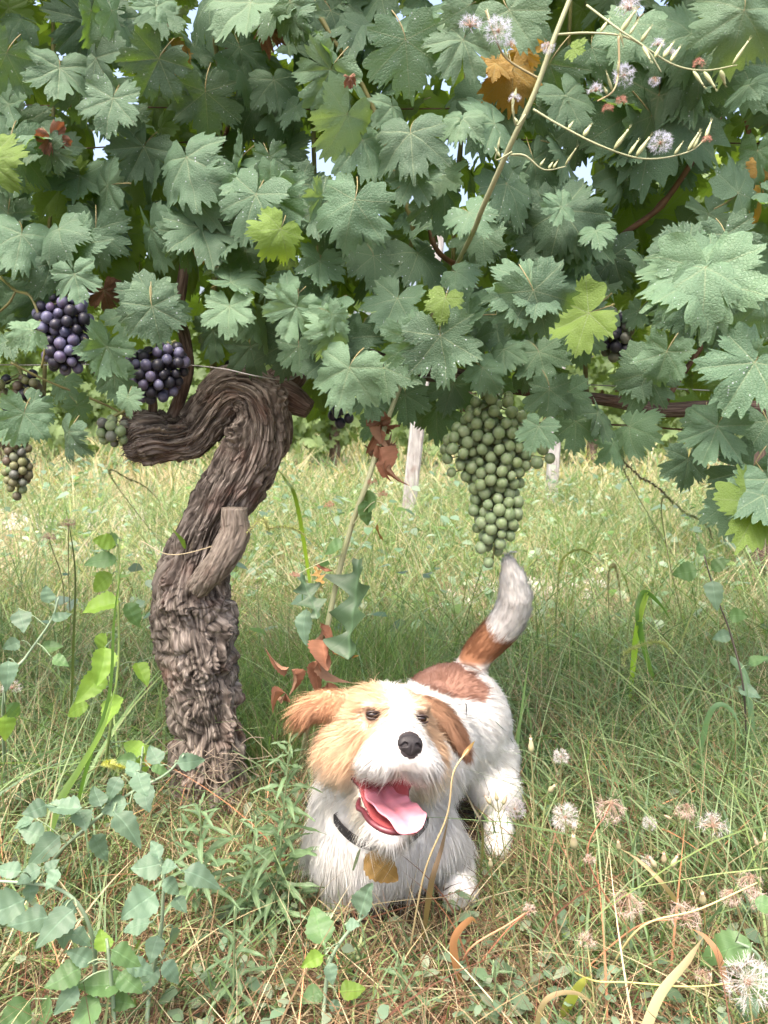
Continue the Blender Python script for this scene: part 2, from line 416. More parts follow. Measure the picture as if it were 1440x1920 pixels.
def build_dog():
    h = .0026
    lo = np.array([-.17, .90, -.005]); hi = np.array([.30, 1.56, .50])
    n = np.ceil((hi - lo) / h).astype(int)
    # coarse pass to find the active blocks
    hc = h * 6; nc = np.ceil((hi - lo) / hc).astype(int) + 1
    g = np.stack(np.meshgrid(*[lo[i] + np.arange(nc[i]) * hc for i in range(3)], indexing='ij'), -1).astype(np.float32)
    Sc = dog_sdf(g.reshape(-1, 3)).reshape(nc)
    n6 = (nc - 1) * 6 + 1
    S = np.repeat(np.repeat(np.repeat(Sc[:-1, :-1, :-1], 6, 0), 6, 1), 6, 2)
    S = np.pad(S, ((0, 1), (0, 1), (0, 1)), mode='edge').astype(np.float32)
    near = np.abs(Sc) < hc * 2.2
    nb = near[:-1, :-1, :-1].copy()
    for dx in (0, 1):
        for dy in (0, 1):
            for dz in (0, 1): nb |= near[dx:nc[0] - 1 + dx, dy:nc[1] - 1 + dy, dz:nc[2] - 1 + dz]
    mask = np.zeros(S.shape, bool)
    mb = np.repeat(np.repeat(np.repeat(nb, 6, 0), 6, 1), 6, 2); mask[:-1, :-1, :-1] = mb
    I = np.argwhere(mask); pp = (I * h + lo).astype(np.float32)
    vals = np.concatenate([dog_sdf(pp[k:k + 400000]) for k in range(0, len(pp), 400000)])
    S[mask] = vals
    V, F = surface_nets(S, lo, h)
    # keep the largest connected piece: drop stray faces far from surface value
    for _ in range(2):
        acc = np.zeros_like(V); cnt = np.zeros(len(V))
        for a, b in ((0, 1), (1, 2), (2, 3), (3, 0)):
            np.add.at(acc, F[:, a], V[F[:, b]]); np.add.at(acc, F[:, b], V[F[:, a]]); np.add.at(cnt, F[:, a], 1); np.add.at(cnt, F[:, b], 1)
        V = V * .45 + .55 * acc / np.maximum(cnt, 1)[:, None]
    fn = np.cross(V[F[:, 2]] - V[F[:, 0]], V[F[:, 3]] - V[F[:, 1]])
    VN = np.zeros_like(V)
    for k in range(4): np.add.at(VN, F[:, k], fn)
    VN = nrm(VN)
    q = tohead(V); inm = (mouth_sdf(q) < .0022) & (np.sqrt((q ** 2).sum(-1)) < .17)
    # make sure normals point outward
    test = dog_sdf((V[:2000] + VN[:2000] * .004).astype(np.float32))
    if (test < 0).mean() > .5: F = F[:, ::-1]; VN = -VN
    C = body_colour(V, VN) * .97
    dep = -mouth_sdf(q)
    mc = np.array([.33, .075, .08]); C[inm] = mc
    lip = (np.abs(mouth_sdf(q)) < .0042) & ~inm & (np.sqrt((q ** 2).sum(-1)) < .17); C[lip] = (.10, .035, .04)
    C[np.sqrt(((q - np.array([0, .142, -.002])) ** 2).sum(-1)) < .0175] = (.03, .024, .026)
    base = np.array([CH[0] + .03, 1.22, 0.])
    dog = empty('dog', base, 'small shaggy white dog with tan face patches and brown back patch, panting beneath the vine', 'dog')
    skin = vcol('dog_skin', rough=.55, spec=.3)
    body = part('body', V, F, skin, dog, cols=C)
    ax = nrm((HC + np.array([0, .03, -.01])) - P(712, 1525, 1.165)); e1_ = nrm(np.cross(ax, [0, 1, 0])); e2_ = np.cross(e1_, ax); e2_ = e2_ if e2_[1] < 0 else -e2_
    ang = np.linspace(0, 2 * math.pi, 72, endpoint=False)
    cc0 = (HC + np.array([.004, .035, -.012])) * .42 + P(712, 1525, 1.165) * .58 
    dirs = e1_[None] * np.cos(ang)[:, None] + e2_[None] * np.sin(ang)[:, None]
    # cast outward to the surface
    rr = np.full(len(ang), .03)
    for _ in range(60):
        dd = dog_sdf((cc0 + dirs * rr[:, None]).astype(np.float32)); rr = rr + np.clip(-dd, -.01, .01) * .7
    rr = np.convolve(np.r_[rr[-4:], rr, rr[:4]], np.ones(9) / 9, 'valid') + np.where(dirs[:, 1] > -.5, -.030, .0)
    ring = cc0 + dirs * rr[:, None]; ring = ring + np.array([0, 0, -.026]) * np.clip(-dirs[:, 1:2] + .1, 0, 1); ring[:, 1] -= .014 * np.clip(-dirs[:, 1], 0, 1)
    # ---- fur
    A = np.linalg.norm(fn, axis=1) * .5
    cen = V[F].mean(1)
    pin = inm[F].any(1) | lip[F].all(1)
    qc = tohead(cen); dh = np.sqrt((qc ** 2).sum(-1))
    nose_m = np.sqrt(((qc - np.array([0, .146, -.002])) ** 2).sum(-1)) < .018
    eye_m = np.zeros(len(cen), bool)
    for s in (-1, 1): eye_m |= np.sqrt((((qc - np.array([s * .0345, .074, .031])) * np.array([.75, .6, 1])) ** 2).sum(-1)) < .0095
    vis = VN[F].mean(1) @ nrm(CAM - np.array([0, 1.2, .2]))
    dens = np.where(dh < .14, 1.7, 1.0) * np.where(vis > -.35, 1, .35) * np.where(cen[:, 2] < .02, .3, 1)
    wgt = A * dens * ~(pin | nose_m | eye_m); wgt /= wgt.sum()
    n = 125000
    fi = rng.choice(len(F), n, p=wgt)
    uv = rng.random((n, 2)); a, b = uv[:, :1], uv[:, 1:]
    p = V[F[fi, 0]] * (1 - a) * (1 - b) + V[F[fi, 1]] * a * (1 - b) + V[F[fi, 2]] * a * b + V[F[fi, 3]] * (1 - a) * b
    nn = nrm(VN[F[fi]].mean(1)); q = tohead(p); r, f, u = q.T; dh = np.sqrt((q ** 2).sum(-1))
    # comb direction
    down = np.array([0, 0, -1.]); back = nrm(np.array([.15, .8, -.25]))
    comb = np.tile(back + down * .35, (n, 1)).astype(float)
    chest = sm(1.24, 1.17, p[:, 1]); comb = comb * (1 - chest[:, None]) + np.array([0, -.2, -1.]) * chest[:, None]
    hm = sm(.175, .12, dh) 
    # face fur flows away from the nose bridge: outwards, back and down
    hv = np.stack([np.sign(r) * .55 * sm(0, .03, np.abs(r)), -.55 - 0 * f, np.where(u > .02, .25, -.55)], -1)
    muz = sm(.05, .085, f); hv2 = np.stack([np.sign(r) * .9 * sm(0, .02, np.abs(r)), np.full(n, -.15), np.full(n, -.75)], -1)
    hv = hv * (1 - muz[:, None]) + hv2 * muz[:, None]
    hv = hv @ HM
    comb = comb * (1 - hm[:, None]) + hv * hm[:, None]
    e1, e2 = ear_sdf(q); e1m = (e1 < .004) & (r < -.055); e2m = (e2 < .004) & (r > .055)
    comb[e1m] = np.array([-.8, .1, -.75]) @ HM; comb[e2m] = np.array([.45, .2, -.9]) @ HM
    tailm = (p[:, 2] > TAILP[0, 2] + .005) & (p[:, 1] > 1.33) & (p[:, 0] > .14)
    tdir = nrm(np.gradient(crom(TAILP, 30)[:, :3], axis=0)); tp = crom(TAILP, 30)[:, :3]
    if tailm.any():
        k = np.argmin(((p[tailm][:, None] - tp[None]) ** 2).sum(-1), 1); comb[tailm] = tdir[k]
    clump = np.stack([fbm(p * 55, 2, 21), fbm(p * 55, 2, 22), fbm(p * 55, 2, 23)], -1) * .55 + np.stack([fbm(p * 160, 1, 31), fbm(p * 160, 1, 32), fbm(p * 160, 1, 33)], -1) * .3
    comb = comb + clump * np.where(tailm | (p[:, 1] > 1.3), .3, np.where(dh < .16, 1, .6))[:, None]
    comb = comb - nn * (comb * nn).sum(-1, keepdims=True); comb = nrm(comb)
    lift = np.where(tailm, .19, np.where(dh < .15, .45, np.where(p[:, 1] > 1.24, .26, .33)))
    L = np.full(n, .013)
    L = np.where(p[:, 1] < 1.24, .019, L)
    L = np.where((p[:, 1] < 1.2) & (p[:, 2] < .2), .022, L)
    L = np.where(dh < .14, .017, L)
    L = np.where((dh < .14) & (np.abs(r) > .05) & (u < .01) & (f < .07), .022, L)      # cheeks
    L = np.where((dh < .16) & (f > .075) & (u > -.03), .011, L)                         # muzzle
    L = np.where((dh < .17) & (f > .085) & (u < -.012) & (u > -.05), .016, L)           # moustache
    L = np.where((dh < .17) & (f > .03) & (u < -.085), .020, L)                        # beard
    L = np.where((dh < .12) & (u > .03) & (f > .0), .012, L)
    L = np.where(e1m | e2m, .012, L); L = np.where(e1m & (r < -.10), .020, L)
    L = np.where(tailm, .0175, L); L = np.where(p[:, 2] < .06, .010, L)
    nd = np.sqrt(((q - np.array([0, .146, -.002])) ** 2).sum(-1)); L = np.where(nd < .032, .005, L)
    ed = np.minimum(np.sqrt(((q - np.array([.0345, .076, .031])) ** 2).sum(-1)), np.sqrt(((q - np.array([-.0345, .076, .031])) ** 2).sum(-1)))
    L = np.where(ed < .02, .0055, L)
    L = L * rng.uniform(.55, 1.3, n) * (1 + .35 * fbm(p * 35, 2, 41))
    L = np.where((mouth_sdf(q) < .010) & (u < -.075) & (dh < .17), .0045, L)
    L = np.where(rng.random(n) < .04, L * 1.6, L)
    rd = np.full(n, 9.)
    for rp_ in ring[dirs[:, 1] < -.3]: rd = np.minimum(rd, ((p - rp_) ** 2).sum(-1))
    rd = np.sqrt(rd); L = np.where(rd < .020, L * (.25 + .5 * (rng.random(n) < .25)), L)
    # comb out
    d0 = nrm(comb * (1 - lift[:, None]) + nn * lift[:, None] + rng.normal(0, .10, (n, 3)))
    bend = comb * .35 + down * .22 * np.where(dh < .15, 1, .6)[:, None] - nn * .12
    bend = np.where(tailm[:, None], comb * .1 - nn * .15, bend)
    # strands must not cross into the open mouth
    tipq = tohead(p + d0 * L[:, None]); inside = (mouth_sdf(tipq) < .0) & (tipq[:, 1] > -.02); L[inside] *= np.where(u[inside] > -.06, .55, .2)
    Cb = body_colour(p, nn) * rng.uniform(.90, 1.06, (n, 1)); Cb = np.clip(Cb * (1 + fbm(p * 90, 2, 9)[:, None] * .16), 0, .9)
    wd = np.cross(d0, nn + rng.normal(0, .8, (n, 3)))
    Vs, Fs_, Cs = strips(p - nn * .001, d0, L, bend, np.where(dh < .16, .00075, .00085), wd, 3, Cb, np.clip(Cb * 1.05, 0, .92), taper=.9)
    fnn = np.repeat(nn, 8, 0)
    furm = vcol('dog_fur', rough=.65, transl=.45, spec=.15, fn=.85)
    fur = part('fur', Vs, Fs_, furm, dog, cols=Cs, attrs={'fn': ('FLOAT_VECTOR', fnn)}); fur['kind'] = 'stuff'
    # ---- eyes
    em = simple('dog_eye', (.018, .008, .005), rough=.06, spec=.8)
    lidm = simple('dog_eyelid', (.03, .018, .016), rough=.4)
    for s in (-1, 1):
        c = hw(s * .0335, .0715, .031)
        u_, v_ = np.meshgrid(np.linspace(0, 2 * math.pi, 24, endpoint=False), np.linspace(.01, math.pi - .01, 14), indexing='xy')
        sp = np.stack([np.cos(u_) * np.sin(v_), np.cos(v_), np.sin(u_) * np.sin(v_)], -1).reshape(-1, 3)
        Vv = c + (sp * np.array([.0095, .0086, .0066])) @ HM
        i = np.arange(13)[:, None] * 24; j = np.arange(24)[None]; kk = (j + 1) % 24
        Ff = np.stack([i + j, i + kk, i + 24 + kk, i + 24 + j], -1).reshape(-1, 4)
        e = part('eye', Vv, Ff, em, dog, origin=c)
        lid = MB()
        for sg in (1, -1):
            aa = np.linspace(-1.25, 1.25, 14)
            pts = np.stack([np.sin(aa) * .0108, np.cos(aa) * .0062 + .0030, sg * (np.cos(aa) * .0040 + .0008) - .0006], -1)
            lid.tube(c + pts @ HM, .0015 * (1.1 - np.abs(np.linspace(-1, 1, 14)) * .6), 6)
        lid.part('eyelid', lidm, e, origin=c)
    # ---- nose
    def nose_sdf(q):
        d = ell(q, (0, .146, .0), (.0150, .010, .0118)); d = smin(d, ell(q, (0, .144, -.009), (.010, .009, .008)), .006)
        for s in (-1, 1):
            d = smin(d, ell(q, (s * .0080, .145, -.0005), (.0082, .0095, .0092)), .004)
            d = np.maximum(d, -ell(q, (s * .0080, .1555, -.0005), (.0034, .009, .0030)))
            d = np.maximum(d, -cap(q, np.array([s * .0108, .1535, -.002]), np.array([s * .0150, .148, -.005]), .0019, .0010))
        d = np.maximum(d, -cap(q, (0, .1568, .001), (0, .152, -.02), .0010, .0013))
        return d
    ln = np.array([-.026, .128, -.026]); nn_ = (56, 40, 48); hh = .0010
    g = np.stack(np.meshgrid(*[ln[i] + np.arange(nn_[i]) * hh for i in range(3)], indexing='ij'), -1).astype(np.float32)
    Vn, Fn = surface_nets(nose_sdf(g.reshape(-1, 3)).reshape(nn_), ln, hh)
    Vn = Vn + 0.00025 * np.stack([vnoise(Vn * 900, 1)] * 3, -1)
    Vn = HC + Vn @ HM
    nm, nds, lks = newmat('dog_nose'); b = N_(nds, 'ShaderNodeBsdfPrincipled'); o = N_(nds, 'ShaderNodeOutputMaterial')
    b.inputs['Base Color'].default_value = (.022, .019, .021, 1); b.inputs['Roughness'].default_value = .52; b.inputs['Specular IOR Level'].default_value = .35
    tx = N_(nds, 'ShaderNodeTexVoronoi'); tx.inputs['Scale'].default_value = 900; bp = N_(nds, 'ShaderNodeBump'); bp.inputs['Strength'].default_value = .35; bp.inputs['Distance'].default_value = .0006
    tco = N_(nds, 'ShaderNodeTexCoord'); lks.new(tco.outputs['Object'], tx.inputs[0]); lks.new(tx.outputs[0], bp.inputs['Height']); lks.new(bp.outputs[0], b.inputs['Normal']); lks.new(b.outputs[0], o.inputs[0])
    part('nose', Vn, Fn[:, ::-1], nm, dog)
    # ---- tongue
    tm = simple('dog_tongue', (.66, .27, .33), rough=.33, spec=.5, noise=.10, scale=60, sss=.25)
    cl = crom([[-.002, .010, -.070, .023], [-.001, .035, -.077, .028], [.001, .058, -.085, .031], [.008, .080, -.091, .031], [.018, .100, -.100, .028], [.027, .109, -.111, .016]], 30)
    tv = []; ns = 28
    for i in range(30):
        c = cl[i, :3]; T = nrm(cl[min(i + 1, 29), :3] - cl[max(i - 1, 0), :3]); S = nrm(np.array([1, -T[0] * .0, 0.]) - T * T[0]); U = np.cross(S, T); U = U if (U[2] > 0 or U[1] > 0) else -U
        w = cl[i, 3] * (1 if i < 25 else math.sqrt(max(0.05, 1 - ((i - 24.5) / 5.2) ** 2)))
        for k in range(ns):
            a = 2 * math.pi * k / ns; x = math.cos(a); y = math.sin(a)
            zz = y * .0045 + (x * x) * .008 - (.0042 * math.exp(-(x / .13) ** 2) if y > 0 else 0) + .0015 * math.sin(i * .8) * x
            tv.append(c + S * x * w + U * zz)
    tv = HC + np.array(tv) @ HM
    i = np.arange(29)[:, None] * ns; j = np.arange(ns)[None]; kk = (j + 1) % ns
    Ft = np.stack([i + j, i + kk, i + ns + kk, i + ns + j], -1).reshape(-1, 4)
    cc = len(tv); tv = np.vstack([tv, tv[-ns:].mean(0)]); F3 = np.stack([(29) * ns + np.arange(ns), 29 * ns + (np.arange(ns) + 1) % ns, np.full(ns, cc)], -1)
    part('tongue', tv, Ft, tm, dog, F3=F3)
    # lower lip rim
    lm = simple('dog_lip', (.10, .022, .030), rough=.35, noise=.5, scale=90)
    aa = np.linspace(-2.35, 2.35, 40)
    rim = np.stack([np.sin(aa) * (.034 + .006 * (np.cos(aa) < 0)), .064 + np.cos(aa) * .042, -.091 - np.cos(aa) * .020 + .000 * aa], -1)
    MBx = MB().tube(HC + rim @ HM, .0042 * (1 - .4 * (np.abs(aa) / 2.35) ** 3), 8); MBx.part('lower_lip', lm, dog)
    # ---- collar
    cm = simple('collar_webbing', (.018, .016, .02), rough=.7, noise=.3, scale=300)
    hh2 = .0085; Vc = np.stack([ring - ax * hh2, ring + ax * hh2, ring + ax * hh2 + dirs * .0028, ring - ax * hh2 + dirs * .0028], 1).reshape(-1, 3)
    i = np.arange(72)[:, None] * 4; j = np.arange(4)[None]; i2 = ((np.arange(72) + 1) % 72)[:, None] * 4
    Fc = np.stack([i + j, i + (j + 1) % 4, i2 + (j + 1) % 4, i2 + j], -1).reshape(-1, 4)
    coll = part('collar', Vc, Fc, cm, dog, smooth=False)
    mm = simple('collar_metal', (.6, .6, .62), rough=.25, metal=1)
    kf = int(np.argmin(np.abs(proj(ring)[0] - 712) + 1000 * (dirs[:, 1] > 0)))
    rp = ring[kf] + dirs[kf] * .004 - ax * .010
    t = np.linspace(0, 2 * math.pi, 20); rg = rp + np.stack([np.cos(t) * .008, np.sin(t) * .003, np.sin(t) * .009 - .006], -1)
    V1, F1, _ = tube(rg, .0012, 6, False); V2, F2, _ = tube(rg + [0.005, -.002, -.012], .0010, 6, False)
    m = MB().add(V1, F1).add(V2, F2); m.part('collar_ring', mm, coll)
    return dog
dog = build_dog()
# ------------------------------------------------------------------ vine leaves
def leaf_material(name, top, under, trans, tmix=.38, spots=.60, yellow=0.0, rough=.55):
    m, n, l = newmat(name); o = N_(n, 'ShaderNodeOutputMaterial'); b = N_(n, 'ShaderNodeBsdfPrincipled')
    uv = N_(n, 'ShaderNodeAttribute'); uv.attribute_name = 'vein'
    sx = N_(n, 'ShaderNodeSeparateXYZ'); l.new(uv.outputs['Vector'], sx.inputs[0]); U, V, X = sx.outputs
    w = mathn(n, l, 'MULTIPLY_ADD', U, -.010, .016)
    main = mathn(n, l, 'SUBTRACT', 1.0, mathn(n, l, 'DIVIDE', V, w), clamp=True)
    s = mathn(n, l, 'MULTIPLY_ADD', V, -1.05, U); s = mathn(n, l, 'MULTIPLY', s, 7.5)
    fr = mathn(n, l, 'ABSOLUTE', mathn(n, l, 'SUBTRACT', mathn(n, l, 'FRACT', s), .5))
    sec = mathn(n, l, 'MULTIPLY', mathn(n, l, 'SUBTRACT', 1.0, mathn(n, l, 'MULTIPLY', fr, 24.0), clamp=True), .6)
    vein = mathn(n, l, 'MAXIMUM', main, sec)
    oi = N_(n, 'ShaderNodeObjectInfo'); g = N_(n, 'ShaderNodeNewGeometry')
    rnd = mathn(n, l, 'FRACT', mathn(n, l, 'ADD', oi.outputs['Random'], g.outputs['Random Per Island']))
    rnd2 = mathn(n, l, 'FRACT', mathn(n, l, 'MULTIPLY', rnd, 7.31))
    tc = N_(n, 'ShaderNodeTexCoord')
    ns = N_(n, 'ShaderNodeTexNoise'); ns.inputs['Scale'].default_value = 14; ns.inputs['Detail'].default_value = 4; l.new(g.outputs['Position'], ns.inputs['Vector'])
    vor = N_(n, 'ShaderNodeTexVoronoi'); vor.feature = 'DISTANCE_TO_EDGE'; vor.inputs['Scale'].default_value = 260; l.new(g.outputs['Position'], vor.inputs['Vector'])
    c1 = mixc(n, l, rnd, tuple(x * .45 for x in top), tuple(x * 1.35 for x in top))
    c1 = mixc(n, l, mathn(n, l, 'MULTIPLY', rnd2, .35), c1, (top[0] * 1.3, top[1] * 1.2, top[2] * .75))
    c1 = mixc(n, l, mathn(n, l, 'MULTIPLY_ADD', ns.outputs[0], 1.6, -.55, clamp=True), c1, mixc(n, l, 1.0, c1, (1.25, 1.2, 1.15), 'MULTIPLY'))
    c1 = mixc(n, l, mathn(n, l, 'MULTIPLY', vein, .55), c1, (.27, .36, .24))
    c2 = mixc(n, l, rnd, tuple(x * .8 for x in under), tuple(x * 1.2 for x in under))
    c2 = mixc(n, l, mathn(n, l, 'MULTIPLY', vein, .6), c2, (.30, .36, .20))
    cc = mixc(n, l, g.outputs['Backfacing'], c1, c2)
    # dried spray residue: small pale droplets, only on some leaves
    sp = N_(n, 'ShaderNodeTexVoronoi'); sp.inputs['Scale'].default_value = 210; sp.inputs['Randomness'].default_value = 1; l.new(g.outputs['Position'], sp.inputs['Vector'])
    sr = N_(n, 'ShaderNodeSeparateColor'); l.new(sp.outputs['Color'], sr.inputs[0])
    rad = mathn(n, l, 'MULTIPLY', mathn(n, l, 'SUBTRACT', sr.outputs[0], mathn(n, l, 'SUBTRACT', 1.0, mathn(n, l, 'MULTIPLY', ns.outputs[0], spots))), .75)
    dot = mathn(n, l, 'LESS_THAN', sp.outputs['Distance'], rad)
    gate = mathn(n, l, 'GREATER_THAN', mathn(n, l, 'FRACT', mathn(n, l, 'MULTIPLY', rnd, 13.7)), .3)
    cc = mixc(n, l, mathn(n, l, 'MULTIPLY', mathn(n, l, 'MULTIPLY', dot, gate), .75), cc, (.55, .62, .62))
    l.new(cc, b.inputs['Base Color'])
    b.inputs['Roughness'].default_value = rough; b.inputs['Specular IOR Level'].default_value = .4
    b.inputs['Sheen Weight'].default_value = .03; b.inputs['Sheen Roughness'].default_value = .5; b.inputs['Sheen Tint'].default_value = (.75, .88, 1, 1)
    bp = N_(n, 'ShaderNodeBump'); bp.inputs['Strength'].default_value = .6; bp.inputs['Distance'].default_value = .0014
    hgt = mathn(n, l, 'MULTIPLY_ADD', mathn(n, l, 'MULTIPLY', vor.outputs['Distance'], 6.0, clamp=True), .9, mathn(n, l, 'MULTIPLY', vein, -.5))
    l.new(hgt, bp.inputs['Height']); l.new(bp.outputs[0], b.inputs['Normal'])
    t = N_(n, 'ShaderNodeBsdfTranslucent')
    ct = mixc(n, l, rnd, tuple(x * .8 for x in trans), tuple(min(1, x * 1.25) for x in trans)); ct = mixc(n, l, mathn(n, l, 'MULTIPLY', vein, .5), ct, tuple(x * .5 for x in trans))
    l.new(ct, t.inputs[0])
    s_ = N_(n, 'ShaderNodeMixShader'); s_.inputs[0].default_value = tmix; l.new(b.outputs[0], s_.inputs[1]); l.new(t.outputs[0], s_.inputs[2]); l.new(s_.outputs[0], o.inputs[0])
    return m
M_LEAF = leaf_material('vine_leaf', (.034, .086, .066), (.085, .155, .095), (.19, .34, .035), tmix=.30)
M_LEAFP = leaf_material('vine_leaf_pale', (.060, .130, .094), (.11, .19, .115), (.28, .42, .09), spots=.42, tmix=.30)
M_LEAFB = leaf_material('vine_leaf_backlit', (.045, .090, .038), (.085, .15, .06), (.32, .46, .035), tmix=.46, spots=.3)  # backlit look of the deeper canopy put into the leaf colours
M_LEAFY = leaf_material('vine_leaf_yellow', (.33, .20, .03), (.33, .21, .05), (.55, .30, .02), spots=0)
M_LEAFL = leaf_material('vine_leaf_lime', (.12, .20, .03), (.15, .24, .05), (.34, .50, .03), spots=.0, tmix=.42)
M_LEAFR = leaf_material('vine_leaf_rust', (.17, .075, .045), (.22, .11, .07), (.30, .10, .04), spots=0, tmix=.2, rough=.7)
M_PET = simple('petiole', (.20, .17, .07), rough=.5, noise=.3, scale=20)
M_CANE = simple('green_cane', (.17, .16, .06), rough=.55, noise=.35, scale=25)
M_CANEB = simple('brown_cane', (.13, .065, .035), rough=.6, noise=.4, scale=40)

VA = [0, math.radians(52), math.radians(108)]
def leaf_variant(seed, na=16, nr=9, pet=.55, curl=1.0):
    r_ = np.random.default_rng(seed)
    deep = r_.choice([r_.uniform(.10, .25), r_.uniform(.25, .52)])                    # how deep the sinuses cut
    Ls = [1.0, r_.uniform(.88, 1.0), r_.uniform(.70, .84)]
    veins = [(0, 1.0)]
    ang, rad, vi = [], [], []
    bis = [math.radians(28), math.radians(80), math.radians(160)]
    def sec(a0, a1, v, Lv, wid, n):
        out = []
        for k in range(n):
            t = k / n; a = a0 + (a1 - a0) * t; out.append((a, v, Lv, abs(a - v) / wid))
        return out
    side = []
    side += sec(0, bis[0], 0, Ls[0], bis[0], na)
    side += sec(bis[0], VA[1], VA[1], Ls[1], VA[1] - bis[0], na)
    side += sec(VA[1], bis[1], VA[1], Ls[1], bis[1] - VA[1], na)
    side += sec(bis[1], VA[2], VA[2], Ls[2], VA[2] - bis[1], na)
    side += sec(VA[2], math.radians(172), VA[2], Ls[2], math.radians(172) - VA[2], int(na * 1.4)) + [(math.radians(172), VA[2], Ls[2], 1.0)]
    def outline(s_):
        o = []
        tooth = r_.uniform(0, 1, 3)
        for (a, v, Lv, t) in s_:
            R_ = Lv * (.94 - .07 * t ** 2 - deep * t ** 7 + .10 * math.exp(-(t / .13) ** 2)) if v < 1.8 or a < v else Lv * (1 - .18 * t - .38 * t ** 3)
            if v > 1.8 and a > math.radians(158): R_ *= max(.18, 1 - (a - math.radians(158)) / math.radians(14) * .75)
            wv = (a * R_ * 7.0 + tooth[0] + .25 * math.sin(a * 5 + tooth[1] * 6)) % 1.0; saw = (wv / .7 if wv < .7 else (1 - wv) / .3) ** 1.15; big = (1 - abs(2 * ((a * 2.6 + tooth[1]) % 1) - 1))
            o.append((a, v, R_ * (1 + .19 * (saw - .5) + .09 * (big - .5))))
        return o
    oR = outline(side); sideL = side[1:]; oL = outline(sideL)
    pts = [(a, v, q) for a, v, q in oR][::-1] + [(-a, -v, q) for a, v, q in oL]       # from +172 .. 0 .. -172
    na_ = len(pts); A = np.array([p_[0] for p_ in pts]); Vv = np.array([p_[1] for p_ in pts]); Q = np.array([p_[2] for p_ in pts])
    rr = np.linspace(0, 1, nr + 1)[1:]
    X = (np.sin(A)[None] * Q[None] * rr[:, None]); Y = (np.cos(A)[None] * Q[None] * rr[:, None])
    x = X.ravel(); y = Y.ravel(); AA = np.tile(A, nr); VV = np.tile(Vv, nr); r2 = np.hypot(x, y)
    u = r2 * np.cos(AA - VV); v = np.abs(r2 * np.sin(AA - VV))
    fold = r_.uniform(.03, .30) * curl; droop = r_.uniform(.0, .42) * curl; 
    und = r_.uniform(.04, .14) * curl; ph = r_.uniform(0, 6, 3)
    z = .10 * np.tanh(v / .10) * fold * 1.6 - droop * r2 ** 2 + und * np.sin(AA * 3 + ph[0]) * r2 ** 2 + .05 * curl * np.sin(x * 5 + ph[1]) * r2 + .04 * curl * np.sin(y * 6 + ph[2]) * r2
    z += r_.uniform(-.25, .35) * np.abs(x) * curl * .7
    z += .05 * curl * (vnoise(np.stack([x * 5 + seed, y * 5, x * 0], -1), seed)) * r2 ** .7 + .006 * np.sin(u * 34) * np.minimum(v * 6, 1)
    Vt = np.vstack([[0, 0, 0], np.stack([x, y, z], -1)])
    vein = np.vstack([[0, 0, 0], np.stack([u, v, x * 0], -1)])
    k = np.arange(na_ - 1)
    F3 = np.stack([np.zeros(na_ - 1, int), 1 + k + 1, 1 + k], -1)
    i = np.arange(nr - 1)[:, None] * na_ + 1
    F = np.stack([i + k, i + k + 1, i + na_ + k + 1, i + na_ + k], -1).reshape(-1, 4)
    # petiole
    t = np.linspace(0, 1, 6)[:, None]
    pp = np.array([0, 0, -.004]) + np.array([0, -1, 0]) * t * pet + np.array([0, 0, -.55]) * pet * t ** 1.6 + np.array([r_.uniform(-.3, .3), 0, 0]) * pet * t ** 2
    Vp, Fp, _ = tube(pp, .014, 5, False)
    n0 = len(Vt); n4 = len(F)
    Vt = np.vstack([Vt, Vp]); F = np.vstack([F, Fp + n0]); vein = np.vstack([vein, np.tile([.5, .5, 0], (len(Vp), 1))])
    mi = np.concatenate([np.zeros(n4, int), np.ones(len(Fp), int), np.zeros(len(F3), int)])
    return Vt, F, F3, vein, mi
LV = [leaf_variant(100 + i, curl=.7 + .4 * (i % 3)) for i in range(20)]
LVlow = [leaf_variant(300 + i, na=8, nr=3, pet=.3, curl=1.5) for i in range(10)]
LVcrumple = [leaf_variant(500 + i, na=6, nr=5, curl=5.5) for i in range(3)]
_leafmesh = {}
def leaf_mesh(k, mat, src=None):
    key = (k, mat.name, src)
    if key not in _leafmesh:
        Vt, F, F3, vein, mi = (LVcrumple if src else LV)[k]
        _leafmesh[key] = mesh_np('leaf', Vt, F, [mat, M_PET], F3=F3, mi=mi, attrs={'vein': ('FLOAT_VECTOR', vein)})
    return _leafmesh[key]
def leaf_matrix(pos, nrmv, tip, s, mir=1):
    n_ = nrm(np.asarray(nrmv, float)); t = np.asarray(tip, float); t = nrm(t - n_ * (t @ n_)); x = np.cross(t, n_)
    M = Matrix(((x[0] * s * mir, t[0] * s, n_[0] * s, pos[0]), (x[1] * s * mir, t[1] * s, n_[1] * s, pos[1]), (x[2] * s * mir, t[2] * s, n_[2] * s, pos[2]), (0, 0, 0, 1)))
    return M
def put_leaf(parent, k, mat, M, src=None):
    return link('leaf', leaf_mesh(k, mat, src), parent, mat=M)

